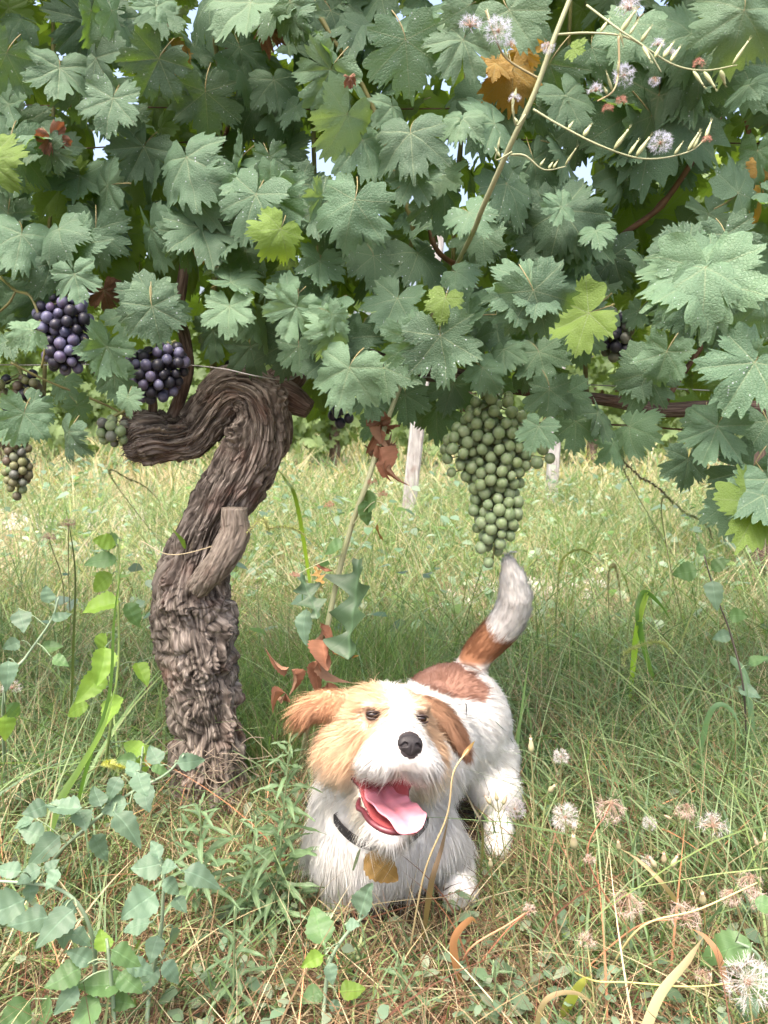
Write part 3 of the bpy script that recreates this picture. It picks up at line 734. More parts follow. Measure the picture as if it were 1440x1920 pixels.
# ------------------------------------------------------------------ bark
def bark_mat(name, c0, c1, c2, scale=1.0):
    m, n, l = newmat(name); o = N_(n, 'ShaderNodeOutputMaterial'); b = N_(n, 'ShaderNodeBsdfPrincipled')
    a = N_(n, 'ShaderNodeAttribute'); a.attribute_name = 'bark'
    mp = N_(n, 'ShaderNodeMapping'); mp.inputs['Scale'].default_value = (1, 1, .12); l.new(a.outputs['Vector'], mp.inputs[0])
    n1 = N_(n, 'ShaderNodeTexNoise'); n1.inputs['Scale'].default_value = 260 * scale; n1.inputs['Detail'].default_value = 5; l.new(mp.outputs[0], n1.inputs['Vector'])
    n2 = N_(n, 'ShaderNodeTexNoise'); n2.inputs['Scale'].default_value = 16; n2.inputs['Detail'].default_value = 3; l.new(a.outputs['Vector'], n2.inputs['Vector'])
    n3 = N_(n, 'ShaderNodeTexNoise'); n3.inputs['Scale'].default_value = 90 * scale; n3.inputs['Detail'].default_value = 3; l.new(mp.outputs[0], n3.inputs['Vector'])
    c = ramp(n, l, n1.outputs[0], [(.32, c0), (.50, c1), (.70, c2)])
    red = mathn(n, l, 'MULTIPLY_ADD', n2.outputs[0], 5.0, -2.6, clamp=True)
    c = mixc(n, l, mathn(n, l, 'MULTIPLY', red, .4), c, (.15, .062, .045))
    gr = mathn(n, l, 'MULTIPLY_ADD', n3.outputs[0], 6.0, -3.3, clamp=True)
    c = mixc(n, l, mathn(n, l, 'MULTIPLY', gr, .5), c, (.27, .235, .21))
    l.new(c, b.inputs['Base Color']); b.inputs['Roughness'].default_value = .85; b.inputs['Specular IOR Level'].default_value = .25
    bp = N_(n, 'ShaderNodeBump'); bp.inputs['Strength'].default_value = .8; bp.inputs['Distance'].default_value = .0022
    l.new(mathn(n, l, 'ADD', n1.outputs[0], mathn(n, l, 'MULTIPLY', n3.outputs[0], 1.2)), bp.inputs['Height']); l.new(bp.outputs[0], b.inputs['Normal']); l.new(b.outputs[0], o.inputs[0])
    return m
M_BARK = bark_mat('vine_bark', (.028, .022, .019), (.135, .112, .096), (.36, .315, .28))
M_BARKD = bark_mat('vine_bark_dark', (.032, .023, .019), (.09, .062, .052), (.18, .135, .115))
M_CUT = bark_mat('cut_wood', (.07, .055, .045), (.18, .15, .125), (.30, .26, .22), 1.4)

def bark_tube(path, nv, na, amp=.006, seed=0, lump=.10, twist=1.2, capend=True, fib=34, burl=None):
    """path rows: x,y,z,r. Fibrous bark along the tube."""
    c = crom(path, nv); pts = c[:, :3]; rad = c[:, 3]
    T, Nn, B = frames(pts); s = np.r_[0, np.cumsum(np.linalg.norm(np.diff(pts, axis=0), axis=1))]
    a = np.linspace(0, 2 * math.pi, na, endpoint=False)
    S, A = np.meshgrid(s, a, indexing='ij'); Rr = rad[:, None] * np.ones_like(A)
    tw = A + twist * S
    Rm = float(np.mean(rad))
    cyl = np.stack([np.cos(tw) * Rm, np.sin(tw) * Rm, S], -1)
    warp = fbm(cyl * np.array([16, 16, 10]) + seed, 3, seed + 3) * .0065
    q = cyl + np.stack([warp, -warp, warp * 0], -1)
    f1 = 1 - (1 - np.abs(vnoise(q * np.array([fib * 2.2, fib * 2.2, 7.]), seed + 11))) ** 5 * 2.2
    f2 = 1 - (1 - np.abs(vnoise(q * np.array([fib * 5.5, fib * 5.5, 17.]), seed + 12))) ** 4 * 2.0
    f3 = vnoise(q * np.array([fib * 12., fib * 12., 45.]), seed + 13)
    pn = fbm(q * np.array([46, 46, 15.]), 2, seed + 5) * 2.2; plates = (pn - np.floor(pn)) - .5
    if burl is not None:
        bm = sm(burl, burl * .78, S)
        q2 = cyl + np.stack([fbm(cyl * 22 + 5, 2, seed + 21), fbm(cyl * 22 + 9, 2, seed + 22), fbm(cyl * 22 + 2, 2, seed + 23)], -1) * .020
        g1 = 1 - (1 - np.abs(vnoise(q2 * np.array([40, 40, 11.]), seed + 24))) ** 3 * 2.4
        g2 = 1 - (1 - np.abs(vnoise(q2 * np.array([100, 100, 34.]), seed + 25))) ** 4 * 2.2
        f1 = f1 * (1 - .75 * bm) + (g1 * 1.15) * bm; f2 = f2 * (1 - .6 * bm) + g2 * bm * .8
    lum = fbm(cyl * np.array([13, 13, 9.]) + seed * 3, 3, seed + 7)
    R2 = Rr * (1 + lump * lum) + amp * (.62 * f1 + .34 * f2 + .22 * f3 + .45 * plates - .5) * np.minimum(1, Rr / .04)
    ring = Nn[:, None] * np.cos(A)[..., None] + B[:, None] * np.sin(A)[..., None]
    V = (pts[:, None] + ring * R2[..., None]).reshape(-1, 3)
    i = np.arange(nv - 1)[:, None] * na; j = np.arange(na)[None]; k = (j + 1) % na
    F = np.stack([i + j, i + k, i + na + k, i + na + j], -1).reshape(-1, 4)
    bk = q.reshape(-1, 3); F3 = None
    if capend:
        V = np.vstack([V, pts[-1] + T[-1] * .002, pts[0]]); bk = np.vstack([bk, bk[-1:], bk[:1]]); j = np.arange(na)
        F3 = np.vstack([np.stack([(nv - 1) * na + j, (nv - 1) * na + (j + 1) % na, np.full(na, len(V) - 2)], -1), np.stack([(j + 1) % na, j, np.full(na, len(V) - 1)], -1)])
    return V, F, F3, bk, (pts, ring, R2, T)

def PR(px, py, Y, r): return [*P(px, py, Y), r]
def build_trunk(vine):
    path = [PR(396, 1570, 1.46, .082), PR(396, 1510, 1.46, .072), PR(392, 1430, 1.46, .071), PR(388, 1340, 1.46, .070), PR(374, 1250, 1.46, .071), PR(366, 1165, 1.46, .069), PR(358, 1095, 1.46, .070),
            PR(380, 1012, 1.455, .052), PR(424, 935, 1.45, .048), PR(464, 860, 1.45, .050), PR(488, 798, 1.45, .048), PR(476, 748, 1.45, .047), PR(432, 738, 1.45, .044), PR(394, 778, 1.445, .043), PR(362, 816, 1.44, .041), PR(318, 824, 1.43, .040), PR(285, 822, 1.42, .044), PR(256, 826, 1.415, .041), PR(240, 832, 1.41, .031), PR(231, 834, 1.408, .017)]
    V, F, F3, bk, info = bark_tube(path, 950, 320, amp=.0105, seed=4, lump=.20, twist=1.0, burl=.55)
    pts, ring, R2, T = info
    # swollen burrs and knots on the old stem
    for (px, py, Y, rad, hgt) in [(372, 1420, 1.37, .030, .016), (430, 1390, 1.38, .034, .012), (345, 1160, 1.37, .026, .013), (395, 1110, 1.37, .024, .012), (430, 1190, 1.38, .022, .012), (310, 1090, 1.40, .022, .012), (362, 1275, 1.37, .03, .010),
                                  (436, 815, 1.40, .030, .018), (425, 1260, 1.38, .026, .014), (340, 1340, 1.38, .026, .010), (300, 800, 1.38, .026, .010), (250, 835, 1.37, .022, .008), (380, 1490, 1.36, .03, .012), (520, 740, 1.42, .03, .014)]:
        c = P(px, py, Y); d2 = ((V - c) ** 2).sum(-1); k = int(np.argmin(d2)); cc = V[k]; d = np.sqrt(((V - cc) ** 2).sum(-1)); near = d < rad * 1.6
        cl = pts[np.clip(np.minimum(np.arange(len(V)) // 320, len(pts) - 1), 0, None)]
        out = nrm(V[near] - cl[near]); dn = d[near] / rad
        V[near] += out * (hgt * np.exp(-(dn * 1.5) ** 2) * (1 + .35 * np.cos(dn * 17)))[:, None]
    trunk = part('trunk', V, F, [M_BARK], vine, F3=F3, attrs={'bark': ('FLOAT_VECTOR', bk)})
    # grey sawn-off side stub
    sp = [PR(372, 1100, 1.40, .020), PR(398, 1070, 1.375, .024), PR(424, 1035, 1.37, .026), PR(440, 1000, 1.37, .025), PR(441, 975, 1.37, .0235), PR(441, 953, 1.37, .0225)]
    V, F, F3, bk, _ = bark_tube(sp, 120, 90, amp=.0042, seed=31, lump=.22, twist=.5, fib=44)
    part('cut_stub', V, F, [M_CUT], vine, F3=F3, attrs={'bark': ('FLOAT_VECTOR', bk)})
    # right-hand head stub and its dark wood
    for sd, sp in ((41, [PR(488, 735, 1.47, .040), PR(525, 742, 1.47, .034), PR(552, 752, 1.465, .027), PR(580, 768, 1.46, .018)]),
                   (42, [PR(500, 740, 1.49, .030), PR(545, 705, 1.50, .026), PR(575, 670, 1.51, .022), PR(640, 655, 1.52, .017), PR(760, 690, 1.52, .015), PR(900, 715, 1.51, .014), PR(1010, 735, 1.5, .012)])):
        V, F, F3, bk, _ = bark_tube(sp, 160, 64, amp=.004, seed=sd, lump=.22, twist=1)
        part('branch', V, F, [M_BARKD], vine, F3=F3, attrs={'bark': ('FLOAT_VECTOR', bk)})
    for sd, sp in ((51, [PR(318, 800, 1.43, .015), PR(338, 745, 1.43, .012), PR(352, 690, 1.43, .0105), PR(346, 630, 1.43, .010), PR(334, 590, 1.43, .010), PR(345, 500, 1.44, .009), PR(350, 400, 1.45, .007)]),
                   (52, [PR(284, 800, 1.42, .010), PR(286, 750, 1.41, .008), PR(270, 690, 1.40, .006)]),
                   (53, [PR(240, 815, 1.42, .018), PR(252, 790, 1.42, .020), PR(262, 770, 1.42, .014)])):
        V, F, F3, bk, _ = bark_tube(sp, 120, 28, amp=.0012, seed=sd, lump=.10, twist=1)
        part('spur', V, F, [M_BARKD], vine, F3=F3, attrs={'bark': ('FLOAT_VECTOR', bk)})
    # peeling bark strips
    n = 2400; L0 = 6; a = rng.integers(40, 920, n); b = rng.integers(0, 320, n)
    V0 = V = None
    tp = pts[a]; rr = R2[a, b]; rg = ring[a, b]; tt = T[a]
    root = tp + rg * (rr - .001)[:, None]
    sgn = np.where(rng.random(n) < .5, 1, -1)
    side = np.cross(rg, tt)
    d = nrm(tt * sgn[:, None] + rg * rng.uniform(.05, .35, n)[:, None] + side * rng.normal(0, .35, n)[:, None])
    bend = rg * rng.uniform(-.25, .25, n)[:, None] + np.array([0, 0, -.25]) * rng.random(n)[:, None] + side * rng.normal(0, .3, n)[:, None]
    L = rng.uniform(.008, .030, n) * np.where(a < 420, .6, 1); 
    colr = np.array([.09, .07, .058]) * rng.uniform(.5, 1.6, (n, 1))
    Vs, Fs_, Cs = strips(root, d, L, bend, rng.uniform(.0008, .0032, n), side, 4, colr)
    o = part('bark_strips', Vs, Fs_, [vcol('bark_strip', .85, 0)], vine, cols=Cs); o['kind'] = 'stuff'
    # pale rootlets hanging on the lower trunk
    mb = MB()
    for k in range(46):
        x0 = R.uniform(330, 470); y0 = R.uniform(1390, 1500); p0 = P(x0, y0, 1.37 + abs(x0 - 395) / 75 * .05)
        pp = [p0]; dr = np.array([R.uniform(-1, 1), R.uniform(-.3, .1), R.uniform(-1, .4)])
        for j in range(4):
            dr = dr + np.array([R.gauss(0, .5), R.gauss(0, .2), R.gauss(-.1, .5)]); pp.append(pp[-1] + nrm(dr) * .022)
        mb.tube(crom(pp, 12), .0007, 4, c=np.array([.33, .27, .21]) * R.uniform(.5, 1.1), cap=False)
    o = mb.part('rootlets', [vcol('rootlet', .8, 0)], vine); o['kind'] = 'stuff'

# ------------------------------------------------------------------ grapes
def grape_mat(name, c0, c1, bloom, bl=.5, sss=.0, rough=.45):
    m, n, l = newmat(name); o = N_(n, 'ShaderNodeOutputMaterial'); b = N_(n, 'ShaderNodeBsdfPrincipled')
    oi = N_(n, 'ShaderNodeObjectInfo'); tc = N_(n, 'ShaderNodeNewGeometry')
    ns = N_(n, 'ShaderNodeTexNoise'); ns.inputs['Scale'].default_value = 75; ns.inputs['Detail'].default_value = 5; l.new(tc.outputs['Position'], ns.inputs['Vector'])
    c = mixc(n, l, oi.outputs['Random'], c0, c1)
    f = mathn(n, l, 'MULTIPLY_ADD', ns.outputs[0], 2.2 * bl, -.6 * bl, clamp=True)
    c = mixc(n, l, f, c, bloom); l.new(c, b.inputs['Base Color'])
    b.inputs['Roughness'].default_value = rough; b.inputs['Specular IOR Level'].default_value = .45
    if sss: b.inputs['Subsurface Weight'].default_value = sss; b.inputs['Subsurface Radius'].default_value = (.6, 1, .25); b.inputs['Subsurface Scale'].default_value = .008
    l.new(b.outputs[0], o.inputs[0]); return m
M_GP = grape_mat('grape_purple', (.028, .030, .075), (.065, .035, .085), (.19, .20, .33), .85)
M_GD = grape_mat('grape_dark', (.012, .012, .022), (.022, .018, .035), (.05, .055, .085), .6)
M_GG = grape_mat('grape_green', (.13, .20, .085), (.19, .26, .115), (.31, .38, .26), .7, sss=.3)
M_GR = grape_mat('grape_red', (.07, .045, .035), (.17, .19, .08), (.20, .18, .15), .5, sss=.2)
M_GGR = grape_mat('grape_greyish', (.07, .075, .06), (.11, .13, .07), (.20, .21, .22), .7)
M_STALK = simple('grape_stalk', (.16, .17, .06), rough=.6, noise=.3)
def grape_mesh(mat):
    u_, v_ = np.meshgrid(np.linspace(0, 2 * math.pi, 18, endpoint=False), np.linspace(0, math.pi, 11)[1:-1], indexing='xy')
    sp = np.stack([np.cos(u_) * np.sin(v_), np.sin(u_) * np.sin(v_), np.cos(v_) * 1.06], -1).reshape(-1, 3)
    i = np.arange(8)[:, None] * 18; j = np.arange(18)[None]; k = (j + 1) % 18
    F = np.stack([i + j, i + 18 + j, i + 18 + k, i + k], -1).reshape(-1, 4)
    V = np.vstack([sp, [0, 0, 1.06], [0, 0, -1.06]]); j = np.arange(18)
    F3 = np.vstack([np.stack([j, (j + 1) % 18, np.full(18, 162)], -1), np.stack([144 + (j + 1) % 18, 144 + j, np.full(18, 163)], -1)])
    return mesh_np('grape', V, F, [mat], F3=F3)
GM = {}
def bunch(vine, Y, blobs, gpx, count, mats, seed, label=None, top=None, thick=.75, keepback=True):
    """blobs: (px,py,rx,ry) ellipses filled with berries of diameter gpx pixels"""
    r_ = np.random.default_rng(seed); sc = 1500 / ((P(blobs[0][0], blobs[0][1], Y) - CAM) @ FWD)   # px per metre
    d = gpx / sc; E = [(P(b[0], b[1], Y), b[2] / sc, min(b[2], b[3]) / sc * thick, b[3] / sc) for b in blobs]
    vol = np.array([e[1] * e[2] * e[3] for e in E]); pr = vol / vol.sum()
    n = count; p = np.zeros((n, 3)); w = r_.choice(len(E), n, p=pr)
    for i in range(n):
        v = r_.normal(size=3); v = v / np.linalg.norm(v) * r_.uniform(.3, 1) ** (1 / 3); e = E[w[i]]; p[i] = e[0] + v * np.array([e[1], e[2], e[3]])
    for it in range(90):
        D = p[:, None] - p[None]; dist = np.sqrt((D ** 2).sum(-1)) + np.eye(n) * 9; ov = np.clip(d * .97 - dist, 0, None)
        p += (D / dist[..., None] * ov[..., None] * .35).sum(1)
        if it < 70:
            best = None
            q = np.stack([(((p - e[0]) / np.array([e[1], e[2], e[3]])) ** 2).sum(-1) for e in E], 1); k = q.argmin(1); qq = np.sqrt(q[np.arange(n), k])
            ctr = np.array([e[0] for e in E])[k]; m_ = qq > 1; p[m_] += (ctr[m_] - p[m_]) * (1 - 1 / qq[m_])[:, None] * .35
    zt = p[:, 2].max(); zb = p[:, 2].min(); topc = P(*top, Y + .01) if top is not None else np.array([p[:, 0].mean(), p[:, 1].mean(), zt + .03])
    mb = MB(); spine = []
    for t in np.linspace(0, 1, 6):
        z = zt + (zb - zt) * t; near = np.abs(p[:, 2] - z) < (zt - zb) * .2
        spine.append([p[near, 0].mean(), p[near, 1].mean(), z])
    spine = crom([topc] + spine, 30); mb.tube(spine, np.linspace(.0032, .0014, 30), 6)
    for q in p:
        k = np.argmin(np.abs(spine[:, 2] - (q[2] + d * .7)) + .0); mb.tube(np.array([spine[k], q]), .0011, 4, cap=False)
    b = mb.part('grape_bunch', [M_STALK], vine, origin=topc)
    if label: b['label'] = label
    for i in range(n):
        mt = mats[r_.integers(len(mats))]
        if mt.name not in GM: GM[mt.name] = grape_mesh(mt)
        s = d / 2 * (r_.uniform(.88, 1.06) if r_.random() < .85 else r_.uniform(.6, .85))
        from mathutils import Euler
        M = Matrix.Translation(p[i].tolist()) @ Euler((r_.uniform(-.6, .6), r_.uniform(-.6, .6), r_.uniform(0, 6))).to_matrix().to_4x4() @ Matrix.Scale(s, 4)
        link('grape', GM[mt.name], b, mat=M)
    return b

def build_vines():
    vine = empty('grapevine', P(392, 1520, 1.46) * [1, 1, 0], 'old grapevine with a thick gnarled peeling trunk bent like a hook, left of the dog', 'grapevine', 'grapevines of the front row')
    vine2 = empty('grapevine', [1.35, 1.42, 0], 'large-leaved grapevine at the right, its brown arm reaching in beside a dark bunch', 'grapevine', 'grapevines of the front row')
    build_trunk(vine)
    # neighbour: its own trunk stands outside the frame on the right, its arm reaches in
    sp = [[1.35, 1.42, -.02, .075], [1.36, 1.42, .25, .06], [1.33, 1.43, .5, .055], [1.30, 1.43, .68, .05], [1.15, 1.42, .735, .026], *[PR(1440, 768, 1.42, .015)], PR(1330, 765, 1.42, .013), PR(1240, 768, 1.43, .012), PR(1150, 752, 1.44, .011), PR(1060, 742, 1.46, .009)]
    V, F, F3, bk, _ = bark_tube(sp, 320, 60, amp=.004, seed=71, lump=.10, twist=1)
    part('trunk', V, F, [M_BARKD], vine2, F3=F3, attrs={'bark': ('FLOAT_VECTOR', bk)})
    # canes
    def cane(v, pts, r0, r1, mat=None):
        pts = crom([P(*q) for q in pts], 30); k = np.arange(30)
        rad = np.linspace(r0, r1, 30) * (1 + .35 * (k % 6 == 0)); mb = MB().tube(pts, rad, 8); mb.part('cane', [mat or M_CANE], v)
    cane(vine, [(600, 660, 1.50), (600, 500, 1.48), (592, 380, 1.46), (588, 200, 1.46), (600, 0, 1.47), (600, -200, 1.48)], .0045, .0035)
    cane(vine, [(770, 690, 1.5), (735, 560, 1.44), (775, 440, 1.36), (740, 330, 1.33), (690, 180, 1.30), (600, 30, 1.28), (560, -100, 1.28)], .0050, .0026, M_CANE)
    cane(vine, [(900, 715, 1.5), (905, 600, 1.46), (880, 520, 1.45), (820, 470, 1.40), (800, 400, 1.42)], .0055, .004, M_CANEB)
    cane(vine, [(880, 710, 1.5), (850, 500, 1.48), (870, 200, 1.46), (880, 60, 1.46), (900, -150, 1.46)], .004, .003, M_CANE)
    cane(vine, [(400, 700, 1.5), (405, 400, 1.48), (412, 150, 1.42), (385, 0, 1.38), (380, -120, 1.4)], .005, .0035, M_CANE)
    cane(vine, [(345, 480, 1.45), (430, 230, 1.44), (450, 120, 1.44), (380, 70, 1.46)], .004, .003, M_CANEB)
    cane(vine, [(80, 820, 1.45), (90, 500, 1.46), (100, 200, 1.46), (98, 0, 1.47), (90, -150, 1.47)], .004, .003, M_CANE)
    cane(vine2, [(1120, 560, 1.48), (1150, 460, 1.44), (1235, 390, 1.40), (1300, 300, 1.38), (1360, 200, 1.40), (1380, 50, 1.42)], .0062, .004, M_CANEB)
    cane(vine2, [(1240, 765, 1.43), (1400, 500, 1.46), (1410, 300, 1.44), (1380, 100, 1.44), (1390, -100, 1.44)], .005, .004, M_CANEB)
    cane(vine2, [(1100, 745, 1.46), (1090, 560, 1.47), (1060, 300, 1.47), (1070, 0, 1.47), (1070, -160, 1.47)], .0045, .003, M_CANE)
    cane(vine, [(0, 520, 1.30), (30, 545, 1.26), (60, 560, 1.24), (84, 640, 1.24), (78, 690, 1.25)], .0022, .0018, M_CANE)
    cane(vine, [(-20, 600, 1.28), (15, 570, 1.26), (30, 545, 1.26)], .0020, .0016, M_CANE)
    cane(vine, [(20, 680, 1.34), (90, 715, 1.36), (200, 760, 1.38), (250, 790, 1.40)], .0018, .0018, M_CANE)
    # bunches
    bunch(vine, 1.36, [(925, 790, 52, 62), (930, 870, 50, 75), (930, 960, 42, 70), (915, 1030, 24, 34), (865, 850, 34, 50), (985, 855, 50, 22)], 22.5, 215, [M_GG], 3, 'green unripe bunch, long and tapering, hanging just above the tail', (915, 712))
    bunch(vine, 1.26, [(118, 600, 46, 42), (124, 650, 36, 46)], 21.5, 92, [M_GP, M_GP, M_GD], 5, 'purple bunch under the leaves at the far left', (120, 530))
    bunch(vine, 1.36, [(285, 705, 50, 44), (315, 680, 34, 32)], 21, 74, [M_GD, M_GP], 6, 'dark blue bunch above the left arm of the trunk', (330, 640))
    bunch(vine, 1.38, [(212, 808, 24, 26)], 20, 14, [M_GGR, M_GG], 7, 'small greyish bunch beside the sawn end of the trunk', (235, 770))
    bunch(vine, 1.34, [(34, 840, 17, 26), (32, 880, 22, 34), (32, 920, 14, 18)], 17, 40, [M_GR, M_GR, M_GG, M_GGR], 8, 'small reddish and green bunch at the left edge', (22, 800))
    bunch(vine, 1.42, [(10, 735, 24, 34), (60, 735, 26, 40)], 20, 26, [M_GD, M_GR], 9, 'dark and rusty bunch at the left edge below the wire', (30, 680))
    bunch(vine, 1.56, [(445, 705, 44, 22)], 22, 18, [M_GD], 10, 'dark bunch tucked behind the top of the trunk', (445, 670))
    bunch(vine, 1.54, [(640, 755, 22, 40)], 20, 14, [M_GD], 14, None, (640, 700))
    bunch(vine2, 1.40, [(1145, 625, 34, 34), (1160, 655, 24, 18)], 23, 32, [M_GD, M_GGR], 11, 'dark bunch half hidden in the right-hand leaves', (1150, 570))
    # ---- leaves placed one by one: px, py of the petiole point, radius px, tip direction (deg, 0 = down, + = right), depth, material
    A, B_, Yl, Lm, Rr = M_LEAF, M_LEAFP, M_LEAFY, M_LEAFL, M_LEAFR
    KEY = [
        (112, 128, 78, 0, 1.28, A), (12, 100, 75, -20, 1.27, A), (298, 110, 78, -35, 1.25, A), (212, 185, 72, -10, 1.24, A), (385, 172, 80, 5, 1.30, A), (205, 75, 55, 30, 1.32, A), (180, 20, 65, 10, 1.3, A),
        (300, 25, 55, 0, 1.30, A), (470, 5, 95, -55, 1.2, B_), (545, 5, 62, 15, 1.22, B_), (20, 270, 90, 0, 1.26, A), (95, 280, 48, 5, 1.24, A), (350, 296, 100, 10, 1.24, A), (270, 275, 70, -30, 1.34, A),
        (355, 335, 95, 20, 1.25, A), (490, 185, 80, 10, 1.36, A), (555, 200, 50, -20, 1.30, A), (620, 130, 82, -40, 1.20, B_), (650, 215, 86, -20, 1.18, B_), (760, 75, 98, 15, 1.20, A), (868, 75, 82, -30, 1.20, B_),
        (770, 250, 90, 5, 1.16, A), (735, 200, 60, 10, 1.22, B_), (866, 222, 58, -10, 1.19, B_), (480, 365, 92, -25, 1.18, A), (505, 370, 80, 60, 1.20, A), (560, 345, 70, 50, 1.24, A), (665, 375, 90, -15, 1.14, A), (600, 370, 50, -40, 1.2, B_),
        (775, 330, 65, 30, 1.18, A), (830, 330, 55, 45, 1.22, B_), (910, 190, 105, 0, 1.34, A), (950, 345, 85, 40, 1.24, A), (1055, 395, 95, 40, 1.26, A), (880, 400, 58, 30, 1.16, A), (1000, 300, 80, 20, 1.3, A), (1235, 180, 165, -5, 1.32, A),
        (1030, 120, 95, -30, 1.30, A), (1110, 90, 60, 20, 1.30, A), (1060, 180, 75, 30, 1.28, A), (1395, 20, 105, -10, 1.16, B_), (1190, 45, 75, -25, 1.20, B_), (955, 20, 85, 30, 1.18, B_), (880, 10, 60, -60, 1.2, B_), (1390, 120, 95, 20, 1.30, A),
        (180, 430, 75, 0, 1.30, A), (110, 430, 66, 25, 1.22, A), (40, 440, 82, -10, 1.22, A), (15, 400, 60, -20, 1.26, A), (285, 430, 80, -15, 1.30, A), (340, 440, 66, 20, 1.28, A), (140, 515, 58, 15, 1.19, A), (95, 495, 62, -20, 1.24, A),
        (285, 560, 62, 5, 1.17, B_), (280, 555, 70, -50, 1.20, A), (285, 575, 72, 15, 1.16, A), (430, 575, 62, 0, 1.20, B_), (460, 470, 60, -30, 1.32, A), (555, 575, 68, -25, 1.15, B_), (545, 560, 60, -60, 1.16, B_), (600, 490, 56, -10, 1.22, A),
        (628, 610, 62, -10, 1.14, B_), (622, 590, 40, 60, 1.13, B_), (655, 690, 86, -20, 1.12, B_), (560, 650, 55, 0, 1.24, A), (700, 480, 66, 5, 1.26, A), (600, 590, 50, 50, 1.2, A), (720, 690, 70, 20, 1.18, A), (690, 740, 55, 5, 1.26, A),
        (745, 560, 75, -25, 1.22, A), (780, 640, 70, -60, 1.08, A), (826, 630, 96, 8, 1.06, A), (835, 560, 45, -10, 1.05, Lm), (855, 510, 45, 50, 1.2, A), (1000, 545, 92, 22, 1.07, A), (995, 540, 86, -75, 1.09, A), (1010, 550, 55, -20, 1.08, A),
        (1090, 630, 62, 10, 1.30, A), (1010, 660, 62, 20, 1.28, A), (1215, 700, 78, -30, 1.20, A), (1200, 695, 60, 10, 1.22, A), (1326, 502, 130, 3, 1.00, B_), (1322, 502, 128, -58, 1.00, B_), (1335, 500, 105, 65, 1.01, B_), (1290, 470, 62, -140, 1.03, A), (1360, 440, 70, 10, 1.12, A),
        (1415, 680, 110, -35, .98, A), (1400, 690, 80, -75, 1.0, A), (1345, 800, 78, -25, 1.02, A), (1330, 780, 70, 30, 1.04, A), (1250, 660, 65, -30, 1.16, A), (1430, 560, 80, 20, 1.1, A), (1030, 730, 60, 5, 1.24, A), (1065, 735, 52, 15, 1.26, A),
        (1010, 800, 52, -15, 1.15, A), (1120, 775, 58, 20, 1.30, A), (1080, 790, 60, -5, 1.32, A), (905, 690, 50, 30, 1.26, A), (945, 655, 50, 20, 1.28, A), (130, 810, 56, -15, 1.20, A), (45, 775, 64, -20, 1.16, A), (60, 760, 48, 60, 1.2, A), (20, 790, 50, 0, 1.24, A),
        (200, 650, 66, -20, 1.22, A), (215, 705, 50, 0, 1.26, A), (240, 745, 38, -5, 1.19, B_), (185, 650, 50, 50, 1.24, A), (60, 620, 44, -60, 1.18, M_LEAFP), (15, 640, 50, -20, 1.24, A), (145, 760, 36, 30, 1.3, A),
        (1410, 880, 90, -20, 1.02, A), (1440, 900, 85, 10, .98, A), (1370, 940, 70, 0, 1.06, A), (1425, 945, 110, -40, .98, M_LEAFL), (1430, 930, 80, -10, .97, A), (1440, 790, 80, 20, 1.05, A),
        (525, 430, 60, -35, 1.14, Lm), (330, 100, 40, 0, 1.33, Yl), (325, 95, 36, 30, 1.33, Yl), (960, 130, 70, 10, 1.27, Yl), (985, 100, 42, 170, 1.28, Yl), (930, 120, 46, -60, 1.27, Yl), (1075, 92, 28, 60, 1.14, Lm), (380, 460, 32, 0, 1.33, Yl), (1425, 380, 50, 10, 1.3, Yl), (1430, 310, 34, 0, 1.3, Yl),
        (930, 700, 60, 0, 1.42, A), (820, 760, 70, -10, 1.42, A), (760, 740, 60, 0, 1.40, A), (700, 790, 46, 20, 1.40, A), (850, 720, 60, -20, 1.40, A), (1180, 380, 80, -30, 1.5, Lm), (1240, 400, 85, 20, 1.52, Lm), (1350, 560, 90, 0, 1.3, A),
        (540, 640, 70, 0, 1.36, A), (470, 650, 60, 10, 1.40, A), (400, 620, 60, -10, 1.42, A), (230, 430, 60, 30, 1.42, Lm), (200, 350, 70, 0, 1.4, A), (150, 330, 70, 0, 1.36, A), (420, 280, 60, 20, 1.44, A),
        (1180, 800, 60, 60, 1.36, A), (1150, 830, 50, 20, 1.36, A), (1290, 860, 60, -10, 1.1, A), (1000, 420, 70, 0, 1.34, A), (1090, 430, 80, -10, 1.3, A), (1150, 480, 70, 10, 1.4, A), (700, 60, 70, 0, 1.3, A), (620, 20, 70, 20, 1.34, A)]
    r_ = np.random.default_rng(5); cnt = {vine.name: 0, vine2.name: 0}
    for i, (px, py, rp, dg, Y, mt) in enumerate(KEY):
        c = P(px, py, Y); sc = 1500 / ((c - CAM) @ FWD); s = rp / sc * 1.03
        a = math.radians(dg); tip = np.array([math.sin(a), -.12, -math.cos(a)]) + r_.normal(0, .06, 3)
        nv = nrm(CAM - c) * .8 + np.array([r_.normal(0, .48), -.2, .30 + r_.normal(0, .38)])
        v = vine2 if px > 1010 else vine
        put_leaf(v, int(r_.integers(20)), mt, leaf_matrix(c, nv, tip, s, 1 if r_.random() < .5 else -1)); cnt[v.name] += 1
    # crumpled dead leaves
    for (px, py, rp, Y, v) in [(95, 258, 30, 1.24, vine), (500, 45, 30, 1.26, vine), (655, 148, 12, 1.16, vine), (715, 790, 26, 1.3, vine), (712, 850, 30, 1.3, vine), (195, 545, 34, 1.36, vine), (590, 1240, 1, 1.3, vine)][:6]:
        c = P(px, py, Y); sc = 1500 / ((c - CAM) @ FWD)
        put_leaf(v, int(r_.integers(3)), M_LEAFR, leaf_matrix(c, nrm(CAM - c) + r_.normal(0, .5, 3), np.array([r_.normal(0, .4), 0, -1]), rp / sc * 1.3), src=True); cnt[v.name] += 1
    # ---- the rest of the canopy: candidates through its whole depth
    cand = []
